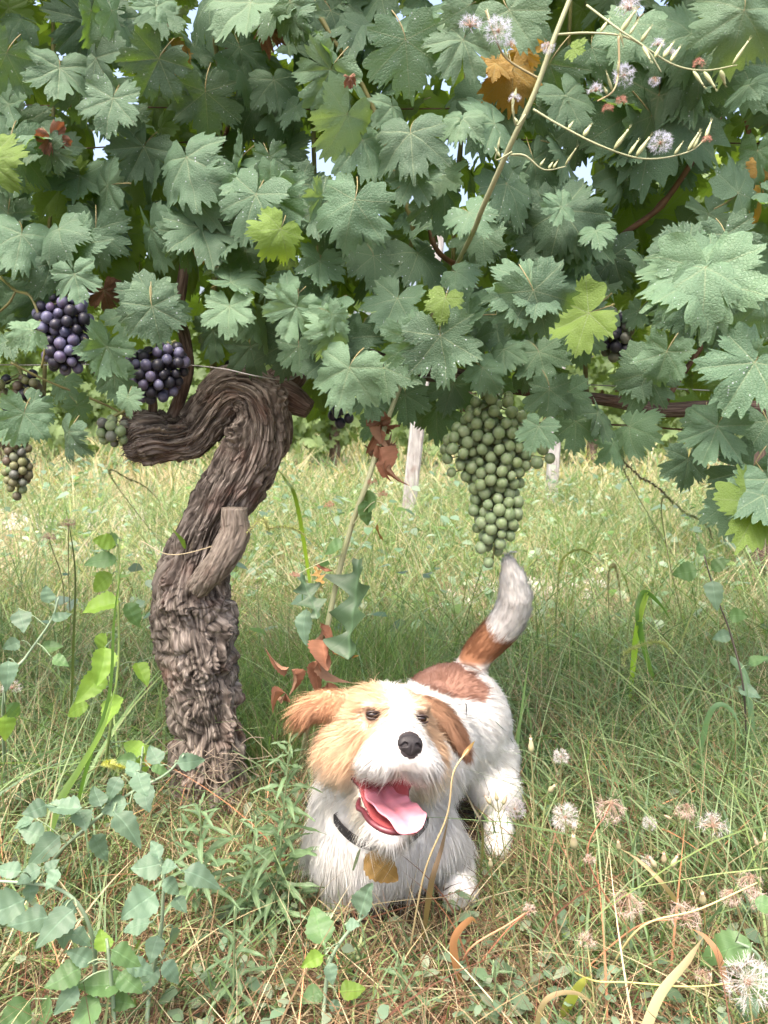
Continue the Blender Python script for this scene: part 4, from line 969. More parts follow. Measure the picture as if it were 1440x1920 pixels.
    for _ in range(3500):
        x = r_.uniform(-1.9, 1.75); z = r_.uniform(.70, 1.95); y = r_.uniform(1.30, 1.80) if r_.random() < .82 else r_.uniform(1.2, 1.4)
        low = .80 + .05 * math.sin(x * 7) + .04 * math.sin(x * 17 + 1)
        if x > .55: low -= .02
        if z < low + .05 and r_.random() < .75: continue
        if z < low: continue
        px, py = proj(np.array([x, y, z]))
        if py > 640 and y < 1.43 and -50 < px < 1500 and r_.random() < .7: continue
        if 190 < px < 600 and py > 590 and y < 1.56: continue
        if 190 < px < 600 and py > 670: continue
        if 820 < px < 1040 and py > 700 and y < 1.42: continue
        # thin spots where the sky shows
        hole = min([math.hypot(px - hx, py - hy) / hr_ for hx, hy, hr_ in ((120, 85, 50), (720, 355, 36), (390, 130, 24), (50, 185, 34), (850, 160, 20), (1330, 330, 28), (860, 520, 24), (1250, 385, 26))])
        if hole < 1 and r_.random() < .93: continue
        cand.append((x, y, z, px, py))
    cand.sort(key=lambda q: q[1])
    front = []; rest = []
    for q in cand:
        x, y, z, px, py = q; v = vine2 if x > .26 else vine
        vis = -60 < px < 1500 and -60 < py < 1000
        if vis and cnt[v.name] < 300 - 2: cnt[v.name] += 1; front.append((q, v))
        else: rest.append(q)
    print('leaves', cnt, 'rest', len(rest))
    def orient(q):
        x, y, z = q[:3]; out = -1 if y < 1.62 else 1
        nv = np.array([r_.normal(0, .6), out * r_.uniform(.3, 1), r_.uniform(-.1, .9)]); a = r_.normal(0, .8)
        return nv, np.array([math.sin(a), -.1 * out, -math.cos(a)]), r_.uniform(.036, .078)
    for (q, v) in front:
        nv, tip, s = orient(q); u = r_.random()
        mt = (M_LEAFB if q[1] > 1.42 else M_LEAF) if u < .90 else (M_LEAFP if u < .95 else M_LEAFL)
        put_leaf(v, int(r_.integers(20)), mt, leaf_matrix(q[:3], nv, tip, s, 1 if r_.random() < .5 else -1))
    for v in (vine, vine2):
        VV, FF, TT, EE, MM_, MM3 = [], [], [], [], [], []; n0 = 0
        for q in rest:
            if (q[0] > .26) != (v is vine2): continue
            nv, tip, s = orient(q); M = np.array(leaf_matrix(q[:3], nv, tip, s)); Vt, F, F3, ve, mi = LVlow[r_.integers(10)]
            VV.append(Vt @ M[:3, :3].T + M[:3, 3]); FF.append(F + n0); TT.append(F3 + n0); EE.append(ve); MM_.append(mi[:len(F)]); MM3.append(mi[len(F):]); n0 += len(Vt)
        o = part('leaf_mass', np.vstack(VV), np.vstack(FF), [M_LEAFB, M_PET], v, F3=np.vstack(TT), mi=np.concatenate(MM_ + MM3), attrs={'vein': ('FLOAT_VECTOR', np.vstack(EE))}); o['kind'] = 'stuff'
    return vine, vine2
vine, vine2 = build_vines()
# ------------------------------------------------------------------ the ground and the far vineyard
def ground_h(x, y):
    x = np.asarray(x, float); y = np.asarray(y, float); p = np.stack([x, y, x * 0], -1)
    h = .020 * fbm(p * 1.3, 3, 2) + .006 * fbm(p * 9, 2, 8)
    h = h * sm(.4, 1.2, np.hypot(x, y)) 
    h = np.where(np.hypot(x - .0, y - 1.25) < .9, h * .35, h)
    return h - .01
def build_ground():
    def axis(lo, hi, n, far):
        a = np.linspace(lo, hi, n); e = np.geomspace(.4, far, 26)
        return np.r_[lo - e[::-1], a, hi + e]
    xs = axis(-6, 6, 220, 600); ys = axis(-1.5, 14, 300, 900)
    X, Y = np.meshgrid(xs, ys, indexing='ij'); Z = ground_h(X, Y); far = sm(30, 400, np.hypot(X, Y)); Z = Z - .0 * far
    V = np.stack([X, Y, Z], -1).reshape(-1, 3); ny = len(ys)
    i = np.arange(len(xs) - 1)[:, None] * ny; j = np.arange(ny - 1)[None]
    F = np.stack([i + j, i + ny + j, i + ny + j + 1, i + j + 1], -1).reshape(-1, 4)
    m, n, l = newmat('soil'); o = N_(n, 'ShaderNodeOutputMaterial'); b = N_(n, 'ShaderNodeBsdfPrincipled'); g = N_(n, 'ShaderNodeNewGeometry')
    def noise(sc, det=5):
        t = N_(n, 'ShaderNodeTexNoise'); t.inputs['Scale'].default_value = sc; t.inputs['Detail'].default_value = det; l.new(g.outputs['Position'], t.inputs['Vector']); return t.outputs[0]
    n1, n2, n3 = noise(1.1), noise(26, 6), noise(140, 3)
    sx = N_(n, 'ShaderNodeSeparateXYZ'); l.new(g.outputs['Position'], sx.inputs[0])
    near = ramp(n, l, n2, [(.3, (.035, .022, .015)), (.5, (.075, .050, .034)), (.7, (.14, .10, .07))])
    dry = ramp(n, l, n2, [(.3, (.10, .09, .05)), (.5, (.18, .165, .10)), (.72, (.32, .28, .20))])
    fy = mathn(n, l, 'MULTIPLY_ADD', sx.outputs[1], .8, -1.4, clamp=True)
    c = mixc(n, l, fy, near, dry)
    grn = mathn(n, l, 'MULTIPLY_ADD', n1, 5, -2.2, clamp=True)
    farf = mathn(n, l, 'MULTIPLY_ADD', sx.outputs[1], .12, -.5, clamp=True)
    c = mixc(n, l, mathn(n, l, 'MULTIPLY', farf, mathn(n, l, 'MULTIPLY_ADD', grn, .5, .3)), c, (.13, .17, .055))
    c = mixc(n, l, mathn(n, l, 'MULTIPLY', mathn(n, l, 'MULTIPLY_ADD', n3, 5, -2.4, clamp=True), .3), c, (.42, .37, .30))
    l.new(c, b.inputs['Base Color']); b.inputs['Roughness'].default_value = .95; b.inputs['Specular IOR Level'].default_value = .1
    bp = N_(n, 'ShaderNodeBump'); bp.inputs['Strength'].default_value = .7; bp.inputs['Distance'].default_value = .01
    l.new(mathn(n, l, 'ADD', n2, mathn(n, l, 'MULTIPLY', n3, .5)), bp.inputs['Height']); l.new(bp.outputs[0], b.inputs['Normal']); l.new(b.outputs[0], o.inputs[0])
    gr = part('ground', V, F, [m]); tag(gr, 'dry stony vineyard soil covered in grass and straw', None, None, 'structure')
build_ground()

GRASSM = vcol('grass_blade', rough=.5, transl=.36, spec=.3, tmul=(1.5, 1.7, .7), vary=.25)
STRAWM = vcol('straw', rough=.7, transl=.2, spec=.2, tmul=(1.2, 1.1, .8), vary=.25)
GREENS = np.array([[.09, .155, .065], [.125, .205, .08], [.17, .25, .11], [.11, .185, .105], [.07, .125, .055], [.22, .29, .13]])
STRAWS = np.array([[.27, .22, .13], [.40, .34, .22], [.19, .135, .08], [.46, .41, .29], [.15, .095, .06]])
REDS = np.array([[.14, .07, .050], [.19, .09, .062], [.09, .052, .038], [.24, .165, .11], [.13, .10, .07]])
def pick(pal, n, w=None): return pal[rng.choice(len(pal), n, p=None if w is None else np.array(w) / sum(w))] * rng.uniform(.75, 1.25, (n, 1))
def keepout(x, y):
    k = np.hypot(x - P(392, 1520, 1.46)[0], y - 1.46) < .085
    k |= (np.hypot((x + .01) / 1.0, y - 1.15) < .085) | (np.hypot(x - .07, y - 1.27) < .09) | (np.hypot(x - .14, y - 1.4) < .10)
    return k
def field(name, n, xr, yr, hr_, wr, pal, label, pw=None, lean=.35, droop=.5, mat=None, seg=4, clump=0, flatz=0, mask=None, tipmul=(1.15, 1.1, .95), z0=0, cat=None, fan=None, lowdog=True):
    if clump:
        nc = n // clump; cx = rng.uniform(*xr, nc); cy = rng.uniform(*yr, nc)
        if fan: cy = yr[0] + (yr[1] - yr[0]) * rng.random(nc) ** fan
        k = rng.integers(0, nc, n); x = cx[k] + rng.normal(0, .022, n) * (1 + cy[k] * .15); y = cy[k] + rng.normal(0, .022, n) * (1 + cy[k] * .15); ch = rng.uniform(.55, 1.1, nc)[k]
    else:
        x = rng.uniform(*xr, n); y = rng.uniform(*yr, n); ch = np.ones(n)
        if fan: y = yr[0] + (yr[1] - yr[0]) * rng.random(n) ** fan
    # drop what lies far outside the picture
    ok = (np.abs(x) < .66 * y + .60) & ~keepout(x, y)
    if mask is not None: ok &= rng.random(n) < mask(x, y)
    x, y, ch = x[ok], y[ok], ch[ok]; n = len(x)
    h = rng.uniform(*hr_, n) * ch
    if lowdog:
        px = np.stack([x, y, x * 0], -1)
        infr = (y < 1.16) & (x > -.20) & (x < .22); h = np.where(infr, np.minimum(h, rng.uniform(.035, .10, n) + .035 * (y > .98)), h)
        left = (y < 1.44) & (x > -.52) & (x < -.20) & (y > 1.0); h = np.where(left, np.minimum(h, .10 + .1 * rng.random(n)), h)
        side_ = (y < 1.4) & (y >= 1.0) & (x > .10) & (x < .34); h = np.where(side_, np.minimum(h, .09 + .13 * rng.random(n)), h)
    a = rng.uniform(0, 2 * math.pi, n); ho = np.stack([np.cos(a), np.sin(a), a * 0], -1)
    ln = np.abs(rng.normal(0, lean, n))[:, None]
    d = nrm(ho * ln + np.array([0, 0, 1 - flatz])[None] + 1e-4)
    a2 = a + rng.normal(0, .9, n); h2 = np.stack([np.cos(a2), np.sin(a2), a * 0], -1)
    bend = h2 * rng.uniform(0, droop, n)[:, None] + np.array([0, 0, -1.]) * (rng.uniform(.1, .8, n) * droop * (1 - flatz) * .8)[:, None]
    wd = np.cross(d, np.stack([rng.normal(0, .6, n), -np.ones(n), rng.normal(0, .5, n)], -1))
    c = pick(pal, n, pw); root = np.stack([x, y, ground_h(x, y) - .004 + (z0 if np.isscalar(z0) else rng.uniform(*z0, n))], -1)
    V, F, C = strips(root, d, h, bend, rng.uniform(*wr, n), wd, seg, c * np.array([.95, .95, .95]), np.clip(c * np.array(tipmul), 0, .9))
    zmin = ground_h(V[:, 0], V[:, 1]) + .001; V[:, 2] = np.maximum(V[:, 2], np.where(zmin > V[:, 2], zmin, V[:, 2]))
    o = part(name, V, F, [mat or GRASSM], cols=C, smooth=True); tag(o, label, cat or 'grass', None, 'stuff'); return o
def patch(cx, cy, r, soft=.3):
    return lambda x, y: sm(1 + soft, 1 - soft, np.hypot((x - cx) / r[0], (y - cy) / r[1]))
# foreground: tangled dry thatch
field('dry_thatch', 21000, (-1.1, 1.1), (.62, 1.75), (.05, .17), (.0010, .0026), np.vstack([STRAWS, STRAWS, REDS, REDS[[4]]]), 'tangle of dead straw and reddish stalks lying on the soil in the foreground', lean=1.6, droop=.7, mat=STRAWM, flatz=.72, seg=5, cat='straw', z0=(0, .022), lowdog=False)
field('loose_straw', 1500, (-1.0, 1.0), (.66, 1.5), (.10, .26), (.0016, .0042), np.vstack([STRAWS, REDS[[0, 1, 3]], [[.5, .25, .15]]]), 'long pale and reddish dry blades sprawling over the straw', lean=1.3, droop=.9, mat=STRAWM, flatz=.45, seg=7, cat='straw', lowdog=False)
field('dry_thatch', 5200, (-1.0, 1.0), (.68, 1.6), (.05, .14), (.0008, .0018), np.vstack([STRAWS, STRAWS, REDS]), 'upright thin dead stalks poking out of the straw in the foreground', lean=.8, droop=.8, mat=STRAWM, seg=5, cat='straw')
field('short_grass', 12500, (-1.1, 1.1), (.66, 1.7), (.04, .17), (.0018, .0042), GREENS, 'short green grass growing through the straw in the foreground', lean=.7, droop=.8, clump=7, seg=4)
field('broad_grass', 3000, (-1.0, 1.0), (.68, 1.6), (.06, .19), (.0035, .0075), np.array([[.14, .21, .12], [.18, .25, .13], [.11, .17, .09], [.24, .29, .16]]), 'broader grey-green grass leaves in the foreground', lean=.6, droop=1.0, clump=5, seg=6)
# the lush belt behind the dog and round the trunk
def edge(x, y): return y + .30 * fbm(np.stack([x * 3.2, y * 3.2, x * 0], -1), 3, 61)
lush = lambda x, y: np.clip(sm(.12, .30, x) * sm(.92, 1.22, edge(x, y)) + sm(-.30, -.12, x) * sm(.3, .1, x) * .8 * (y > 1.5) + sm(-.34, -.5, x) * .6 * sm(1.0, 1.35, edge(x, y)) + .12 * sm(1.1, 1.4, edge(x, y)), 0, 1) * sm(3.0, 2.0, edge(x, y))
SAGE = np.array([[.15, .23, .12], [.19, .27, .15], [.12, .19, .09], [.25, .32, .19], [.10, .16, .075]])
field('long_grass', 32000, (-1.7, 1.9), (.95, 3.0), (.14, .42), (.0018, .0052), SAGE, 'long dark green drooping grass behind and beside the dog', lean=.42, droop=1.35, clump=14, mask=lush, seg=6)
field('long_grass', 2600, (-.35, .1), (1.52, 2.1), (.16, .36), (.0022, .0050), GREENS[[1, 2, 5]], 'bright green upright grass tuft right of the trunk', lean=.22, droop=.6, clump=20, seg=6)
field('dry_stems', 5200, (-1.6, 1.7), (1.05, 2.9), (.10, .38), (.0010, .0022), STRAWS, 'pale dry grass stems among the long grass', lean=.35, droop=.5, mat=STRAWM, seg=5, cat='straw')
field('long_grass', 3200, (-1.4, 1.7), (1.0, 2.6), (.18, .46), (.0035, .0085), np.array([[.19, .27, .11], [.14, .22, .10], [.24, .31, .15], [.15, .24, .15]]), 'broad lighter grass leaves arching among the dark long grass', lean=.45, droop=1.6, clump=5, mask=lambda x, y: lush(x, y), seg=8)
# the sunlit strip between the rows
PALE = np.array([[.12, .19, .085], [.18, .245, .12], [.27, .28, .18], [.08, .14, .065], [.36, .34, .24], [.14, .22, .14]])
field('meadow_grass', 64000, (-4.2, 4.2), (1.75, 7.2), (.06, .27), (.0028, .0065), PALE, 'pale sunlit grass covering the strip behind the vine', lean=.5, droop=.9, clump=9, seg=3, fan=1.2, mask=lambda x, y: np.where((fbm(np.stack([x * .9, y * .9, x * 0], -1), 2, 77) > .22) & (y > 2.6), .25, 1) * np.where((np.hypot((x + 1.9) / 1.1, (y - 5.0) / .5) < 1), .08, 1))
field('tall_grass', 19000, (-3.6, 3.6), (2.0, 5.6), (.22, .55), (.0030, .0065), np.vstack([PALE, GREENS[[1, 2]]]), 'tall loose green and pale grass rising behind the vine towards the canopy', lean=.35, droop=.8, clump=12, seg=5, fan=1.1, mask=lambda x, y: np.clip(.55 + 1.2 * fbm(np.stack([x * 1.1, y * 1.1, x * 0], -1), 2, 91) + .5 * (x > .5), .08, 1))
field('meadow_straw', 26000, (-4.2, 4.2), (1.7, 7.5), (.08, .30), (.0018, .0040), STRAWS[[0, 1, 3]], 'dry yellow stems standing in the pale meadow grass', lean=.6, droop=.8, mat=STRAWM, seg=3, fan=1.2, cat='straw')
field('far_grass', 36000, (-14, 14), (6.0, 24), (.18, .50), (.010, .022), np.vstack([PALE, STRAWS[[0, 1]]]), 'tall pale grass far back between the rows', lean=.4, droop=.6, seg=2, fan=1.4, clump=6)
# broad-leaved ground cover
def ground_cover(name, n, xr, yr, pal, label, size=(.008, .022), zr=(.0, .10), mask=None):
    x = rng.uniform(*xr, n); y = rng.uniform(*yr, n); ok = (np.abs(x) < .56 * y + .4) & ~keepout(x, y)
    if mask is not None: ok &= rng.random(n) < mask(x, y)
    x, y = x[ok], y[ok]; n = len(x); s = rng.uniform(*size, n)
    z = ground_h(x, y) + rng.uniform(*zr, n); a = rng.uniform(0, 6.28, n)
    d = nrm(np.stack([np.cos(a), np.sin(a), rng.uniform(-.3, .5, n)], -1)); wd = nrm(np.cross(d, [0, 0, 1.]) + np.stack([x * 0, x * 0, rng.normal(0, .35, n)], -1))
    t = np.array([0, .3, .65, 1.]); wv = np.array([.06, .5, .45, .03])
    C0 = np.stack([x, y, z], -1)
    Cn = C0[:, None] + d[:, None] * (s[:, None] * 2 * t)[..., None] + np.array([0, 0, -1.])[None, None] * (s[:, None] * .8 * t ** 2)[..., None]
    V = np.stack([Cn - wd[:, None] * (s[:, None] * wv * 1.3)[..., None], Cn + wd[:, None] * (s[:, None] * wv * 1.3)[..., None]], 2)
    base = np.arange(n)[:, None] * 8; k = np.arange(3)[None] * 2; F = np.stack([base + k, base + k + 1, base + k + 3, base + k + 2], -1).reshape(-1, 4)
    C = np.repeat(pick(pal, n), 8, 0)
    o = part(name, V, F, [GRASSM], cols=C); tag(o, label, 'weeds', None, 'stuff')
BG = np.array([[.12, .19, .12], [.16, .23, .15], [.10, .16, .09], [.22, .27, .19]])
ground_cover('ground_cover', 8500, (-1.1, 1.1), (.7, 1.8), BG, 'small rounded green weed leaves low in the foreground', (.005, .015), (.0, .06), mask=lambda x, y: np.clip(fbm(np.stack([x * 5, y * 5, x * 0], -1), 2, 4) * 2 + .35, .05, 1))
ground_cover('ground_cover', 9000, (-3.6, 3.6), (2.2, 6.5), BG * 1.3, 'grey green weed leaves scattered through the strip behind', (.010, .028), (.0, .16), mask=lambda x, y: np.clip(fbm(np.stack([x * 1.6, y * 1.6, x * 0], -1), 2, 14) * 2.5 + .3, .05, 1))
# pale stones lying where the soil shows
def stones():
    mb = MB(); sets = [(-1.85, 5.0, .7, .30, 200), (.62, 3.15, .28, .20, 60), (.95, 2.3, .3, .2, 40), (-1.1, 4.0, .5, .2, 60), (.25, 2.9, .2, .15, 20)]
    import itertools
    bmv = np.array([[math.cos(a) * math.cos(b), math.sin(a) * math.cos(b), math.sin(b)] for b in (-.9, 0, .9) for a in np.linspace(0, 2 * math.pi, 8, endpoint=False)] + [[0, 0, 1], [0, 0, -1]])
    for cx, cy, rx, ry, n in sets:
        for _ in range(n):
            x = cx + R.gauss(0, .5) * rx; y = cy + R.gauss(0, .5) * ry; s = R.uniform(.012, .05) * (1 if y > 3 else .6)
            V = bmv * np.array([s * R.uniform(.7, 1.3), s * R.uniform(.7, 1.3), s * .55]); V = V * (1 + rng.uniform(-.18, .18, (len(V), 1))) + [x, y, float(ground_h(x, y)) + s * .2]
            F = []; F3 = []
            for r0 in (0, 8):
                for k in range(8): F.append([r0 + k, r0 + (k + 1) % 8, r0 + 8 + (k + 1) % 8, r0 + 8 + k])
            for k in range(8): F3 += [[16 + k, 16 + (k + 1) % 8, 24], [(k + 1) % 8, k, 25]]
            mb.add(V, F, F3, np.array([.44, .42, .38]) * R.uniform(.65, 1.25))
    o = mb.part('pale_stones', [vcol('stone', .9, 0)], smooth=False); tag(o, 'pale chalky stones and rubble on bare soil in the strip behind', 'stones', None, 'stuff')
stones()
ground_cover('meadow_weeds', 7000, (-3.4, 3.4), (2.0, 6.0), np.array([[.11, .18, .12], [.15, .23, .16], [.20, .27, .20], [.08, .14, .08]]), 'taller grey-green weed leaves in loose clumps among the pale grass', (.012, .030), (.05, .36), mask=lambda x, y: np.clip(fbm(np.stack([x * 1.5, y * 1.5, x * 0], -1), 2, 44) * 3 - .1, .0, 1))

# ---- the rows of vines further back
def far_vine(x, y, w, label, zlo=.55, zhi=1.9, n=420, trunk_r=.045, group='grapevines of the rows behind', leaf=.06):
    v = empty('grapevine', [x, y, 0], label, 'grapevine', group)
    z0 = float(ground_h(x, y)) - .03; sw = R.uniform(-.06, .06)
    sp = [[x, y, z0, trunk_r * 1.25], [x + sw, y, .25, trunk_r], [x - sw * .6, y, .5, trunk_r * .85], [x + sw, y, .78, trunk_r * .9], [x + .2, y, .84, trunk_r * .5], [x + w * .5, y, .85, .012]]
    V, F, F3, bk, _ = bark_tube(sp, 90, 36, amp=.005, seed=R.randrange(99), lump=.2, twist=1)
    part('trunk', V, F, [M_BARKD], v, F3=F3, attrs={'bark': ('FLOAT_VECTOR', bk)})
    VV, FF, TT, EE, M1, M3 = [], [], [], [], [], []; n0 = 0; r_ = np.random.default_rng(R.randrange(9999))
    for _ in range(n):
        px = x + r_.uniform(-w / 2, w / 2) * 1.08; pz = zlo + .1 * math.sin(px * 5 + y) + (zhi - zlo) * r_.random() ** .8; py = y + r_.normal(0, .17)
        out = -1 if py < y else 1
        nv = np.array([r_.normal(0, .5), out * r_.uniform(.3, 1), r_.uniform(.1, 1)]); a = r_.normal(0, .7)
        M = np.array(leaf_matrix([px, py, pz], nv, np.array([math.sin(a), -.1, -math.cos(a)]), r_.uniform(.8, 1.3) * leaf)); Vt, F_, F3_, ve, mi = LVfar[r_.integers(6)]
        VV.append(Vt @ M[:3, :3].T + M[:3, 3]); FF.append(F_ + n0); TT.append(F3_ + n0); EE.append(ve); M1.append(mi[:len(F_)]); M3.append(mi[len(F_):]); n0 += len(Vt)
    o = part('foliage', np.vstack(VV), np.vstack(FF), [M_LEAFF, M_PET], v, F3=np.vstack(TT), mi=np.concatenate(M1 + M3), attrs={'vein': ('FLOAT_VECTOR', np.vstack(EE))}); o['kind'] = 'stuff'
    return v
LVfar = [leaf_variant(700 + i, na=3, nr=2, pet=.15) for i in range(6)]
M_LEAFF = leaf_material('vine_leaf_far', (.12, .185, .085), (.15, .22, .10), (.40, .52, .10), tmix=.42, spots=0)
far_vine(1.60, 3.30, 1.1, 'lone old vine stump and foliage at the right edge, just behind the front row', zlo=.95, n=240, trunk_r=.075, leaf=.075)
where = {5.1: [(-3.1, 'far left'), (3.3, 'far right')]}
k = 0
ord_ = ['leftmost', 'second from left', 'third from left', 'fourth from left', 'fifth from left', 'sixth from left', 'rightmost']
for yy, xs_, nm in ((9.0, [-4.3, -2.9, -1.5, -.55, .9, 2.3, 3.8], 'nearer far row'), (13.5, [-6.0, -4.0, -2.0, 0.1, 2.1, 4.1, 6.1], 'farther row')):
    for i, x in enumerate(xs_):
        far_vine(x, yy + R.uniform(-.15, .15), 1.5 if yy < 10 else 2.1, f'blurred green vine in the {nm} behind, {ord_[i]} of its row', zlo=.22 if yy < 10 else .1, n=620, leaf=.085 if yy < 10 else .13, trunk_r=.06)
# ---- posts of the next row
postm = bark_mat('grey_post', (.22, .21, .21), (.33, .32, .32), (.44, .43, .43), .4)
def post(px, py, Y0, w, h, lean, label):
    g = G(px, py); x, y = g[0], g[1]; v = np.array([[-.5, -.5], [.5, -.5], [.5, .5], [-.5, .5]]) * w
    zs = [-.05, h * .3, h * .6, h, h + .004]; sc_ = [1, 1, .98, .97, .88]; V = []
    for z, s in zip(zs, sc_):
        for cx, cy in [(-.5, -.38), (-.38, -.5), (.38, -.5), (.5, -.38), (.5, .38), (.38, .5), (-.38, .5), (-.5, .38)]: V.append([x + cx * w * s + lean * z, y + cy * w * s, z])
    F = []
    for r0 in range(4):
        for k in range(8): F.append([r0 * 8 + k, r0 * 8 + (k + 1) % 8, r0 * 8 + 8 + (k + 1) % 8, r0 * 8 + 8 + k])
    F3 = [[32 + k, 32 + (k + 1) % 8, 40] for k in range(8)]; V.append([x + lean * h, y, h + .004])
    V = np.array(V); o = part('vineyard_post', V, F, [postm], F3=F3, smooth=False, origin=[x, y, 0], attrs={'bark': ('FLOAT_VECTOR', V)}); tag(o, label, 'post', 'posts of the row behind'); return o
post(763, 985, 4.9, .085, 1.75, .10, 'pale grey leaning post standing left of the green bunch')
post(1032, 955, 5.4, .075, 1.7, .03, 'paler post in the grass right of the green bunch, farther back')
# ---- trellis wires
def wire(pts, r, label, mat):
    c = crom([P(*p) for p in pts], 40); V, F, F3 = tube(c, r, 6); o = part('trellis_wire', V, F, [mat], F3=F3, origin=c[0]); tag(o, label, 'wire', 'trellis wires'); return o
wm = simple('galvanised_wire', (.36, .36, .36), rough=.4, metal=.9); rm = simple('rusty_wire', (.10, .055, .035), rough=.8)
wire([(-300, 672, 1.43), (0, 684, 1.43), (260, 682, 1.42), (345, 684, 1.415), (420, 692, 1.40), (480, 705, 1.385), (540, 712, 1.40), (600, 700, 1.46), (900, 712, 1.5), (1500, 740, 1.48)], .0013, 'grey training wire crossing the top of the gnarled trunk', wm)
wire([(-300, 190, 1.42), (0, 196, 1.42), (150, 199, 1.42), (700, 205, 1.44), (1500, 190, 1.44)], .0012, 'thin wire through the leaves at the upper left', rm)
wire([(-300, 275, 1.46), (10, 285, 1.46), (560, 260, 1.46), (1500, 270, 1.46)], .0012, 'second thin wire just below the upper one', rm)
wire([(900, 790, 1.62), (1190, 798, 1.62), (1290, 806, 1.62), (1600, 818, 1.62)], .0022, 'reddish brown wire below the arm of the right-hand vine', rm)
# ------------------------------------------------------------------ weeds, seed heads, loose things
def weed_leaf_mat(name, top, under, trans, tmix=.32, rough=.5):
    m, n, l = newmat(name); o = N_(n, 'ShaderNodeOutputMaterial'); b = N_(n, 'ShaderNodeBsdfPrincipled')
    at = N_(n, 'ShaderNodeAttribute'); at.attribute_name = 'vein'; sx = N_(n, 'ShaderNodeSeparateXYZ'); l.new(at.outputs['Vector'], sx.inputs[0])
    oi = N_(n, 'ShaderNodeObjectInfo'); g = N_(n, 'ShaderNodeNewGeometry')
    rnd = mathn(n, l, 'FRACT', mathn(n, l, 'ADD', oi.outputs['Random'], g.outputs['Random Per Island']))
    ns = N_(n, 'ShaderNodeTexNoise'); ns.inputs['Scale'].default_value = 60; ns.inputs['Detail'].default_value = 4; l.new(g.outputs['Position'], ns.inputs['Vector'])
    mid = mathn(n, l, 'SUBTRACT', 1.0, mathn(n, l, 'MULTIPLY', sx.outputs[1], 40.0), clamp=True)
    s = mathn(n, l, 'MULTIPLY_ADD', sx.outputs[1], -1.4, sx.outputs[0]); s = mathn(n, l, 'MULTIPLY', s, 6.0)
    fr = mathn(n, l, 'ABSOLUTE', mathn(n, l, 'SUBTRACT', mathn(n, l, 'FRACT', s), .5)); sec = mathn(n, l, 'MULTIPLY', mathn(n, l, 'SUBTRACT', 1.0, mathn(n, l, 'MULTIPLY', fr, 12.0), clamp=True), .4)
    vein = mathn(n, l, 'MAXIMUM', mid, sec)
    c1 = mixc(n, l, rnd, tuple(x * .75 for x in top), tuple(x * 1.2 for x in top))
    c1 = mixc(n, l, mathn(n, l, 'MULTIPLY_ADD', ns.outputs[0], 2.2, -.8, clamp=True), c1, mixc(n, l, 1.0, c1, (1.35, 1.25, 1.2), 'MULTIPLY'))
    c1 = mixc(n, l, mathn(n, l, 'MULTIPLY', vein, .5), c1, tuple(min(1, x * 1.9) for x in top))
    cc = mixc(n, l, g.outputs['Backfacing'], c1, under); l.new(cc, b.inputs['Base Color'])
    b.inputs['Roughness'].default_value = rough; b.inputs['Specular IOR Level'].default_value = .4
    bp = N_(n, 'ShaderNodeBump'); bp.inputs['Strength'].default_value = .4; bp.inputs['Distance'].default_value = .001; l.new(mathn(n, l, 'MULTIPLY', vein, -1.0), bp.inputs['Height']); l.new(bp.outputs[0], b.inputs['Normal'])
    t = N_(n, 'ShaderNodeBsdfTranslucent'); t.inputs[0].default_value = (*trans, 1)
    s_ = N_(n, 'ShaderNodeMixShader'); s_.inputs[0].default_value = tmix; l.new(b.outputs[0], s_.inputs[1]); l.new(t.outputs[0], s_.inputs[2]); l.new(s_.outputs[0], o.inputs[0])
    return m
W_BLUE = weed_leaf_mat('goosefoot_leaf', (.105, .175, .120), (.22, .29, .23), (.24, .36, .14))
W_GREEN = weed_leaf_mat('weed_leaf_green', (.075, .145, .06), (.12, .20, .09), (.25, .42, .06))
W_LIME = weed_leaf_mat('weed_leaf_lime', (.16, .28, .05), (.20, .32, .08), (.44, .62, .08), tmix=.48)
W_LANCE = weed_leaf_mat('fleabane_leaf', (.10, .165, .085), (.14, .21, .11), (.22, .34, .08))
W_DARK = weed_leaf_mat('lettuce_leaf', (.045, .085, .045), (.07, .12, .07), (.10, .18, .03), tmix=.2)
W_DRY = weed_leaf_mat('dried_leaf', (.24, .115, .07), (.28, .16, .10), (.34, .14, .07), tmix=.2, rough=.75)
W_OCHRE = weed_leaf_mat('ochre_leaf', (.19, .12, .035), (.24, .16, .06), (.30, .17, .04), tmix=.2, rough=.7)
W_STEM = vcol('weed_stem', rough=.6, transl=0, spec=.3)
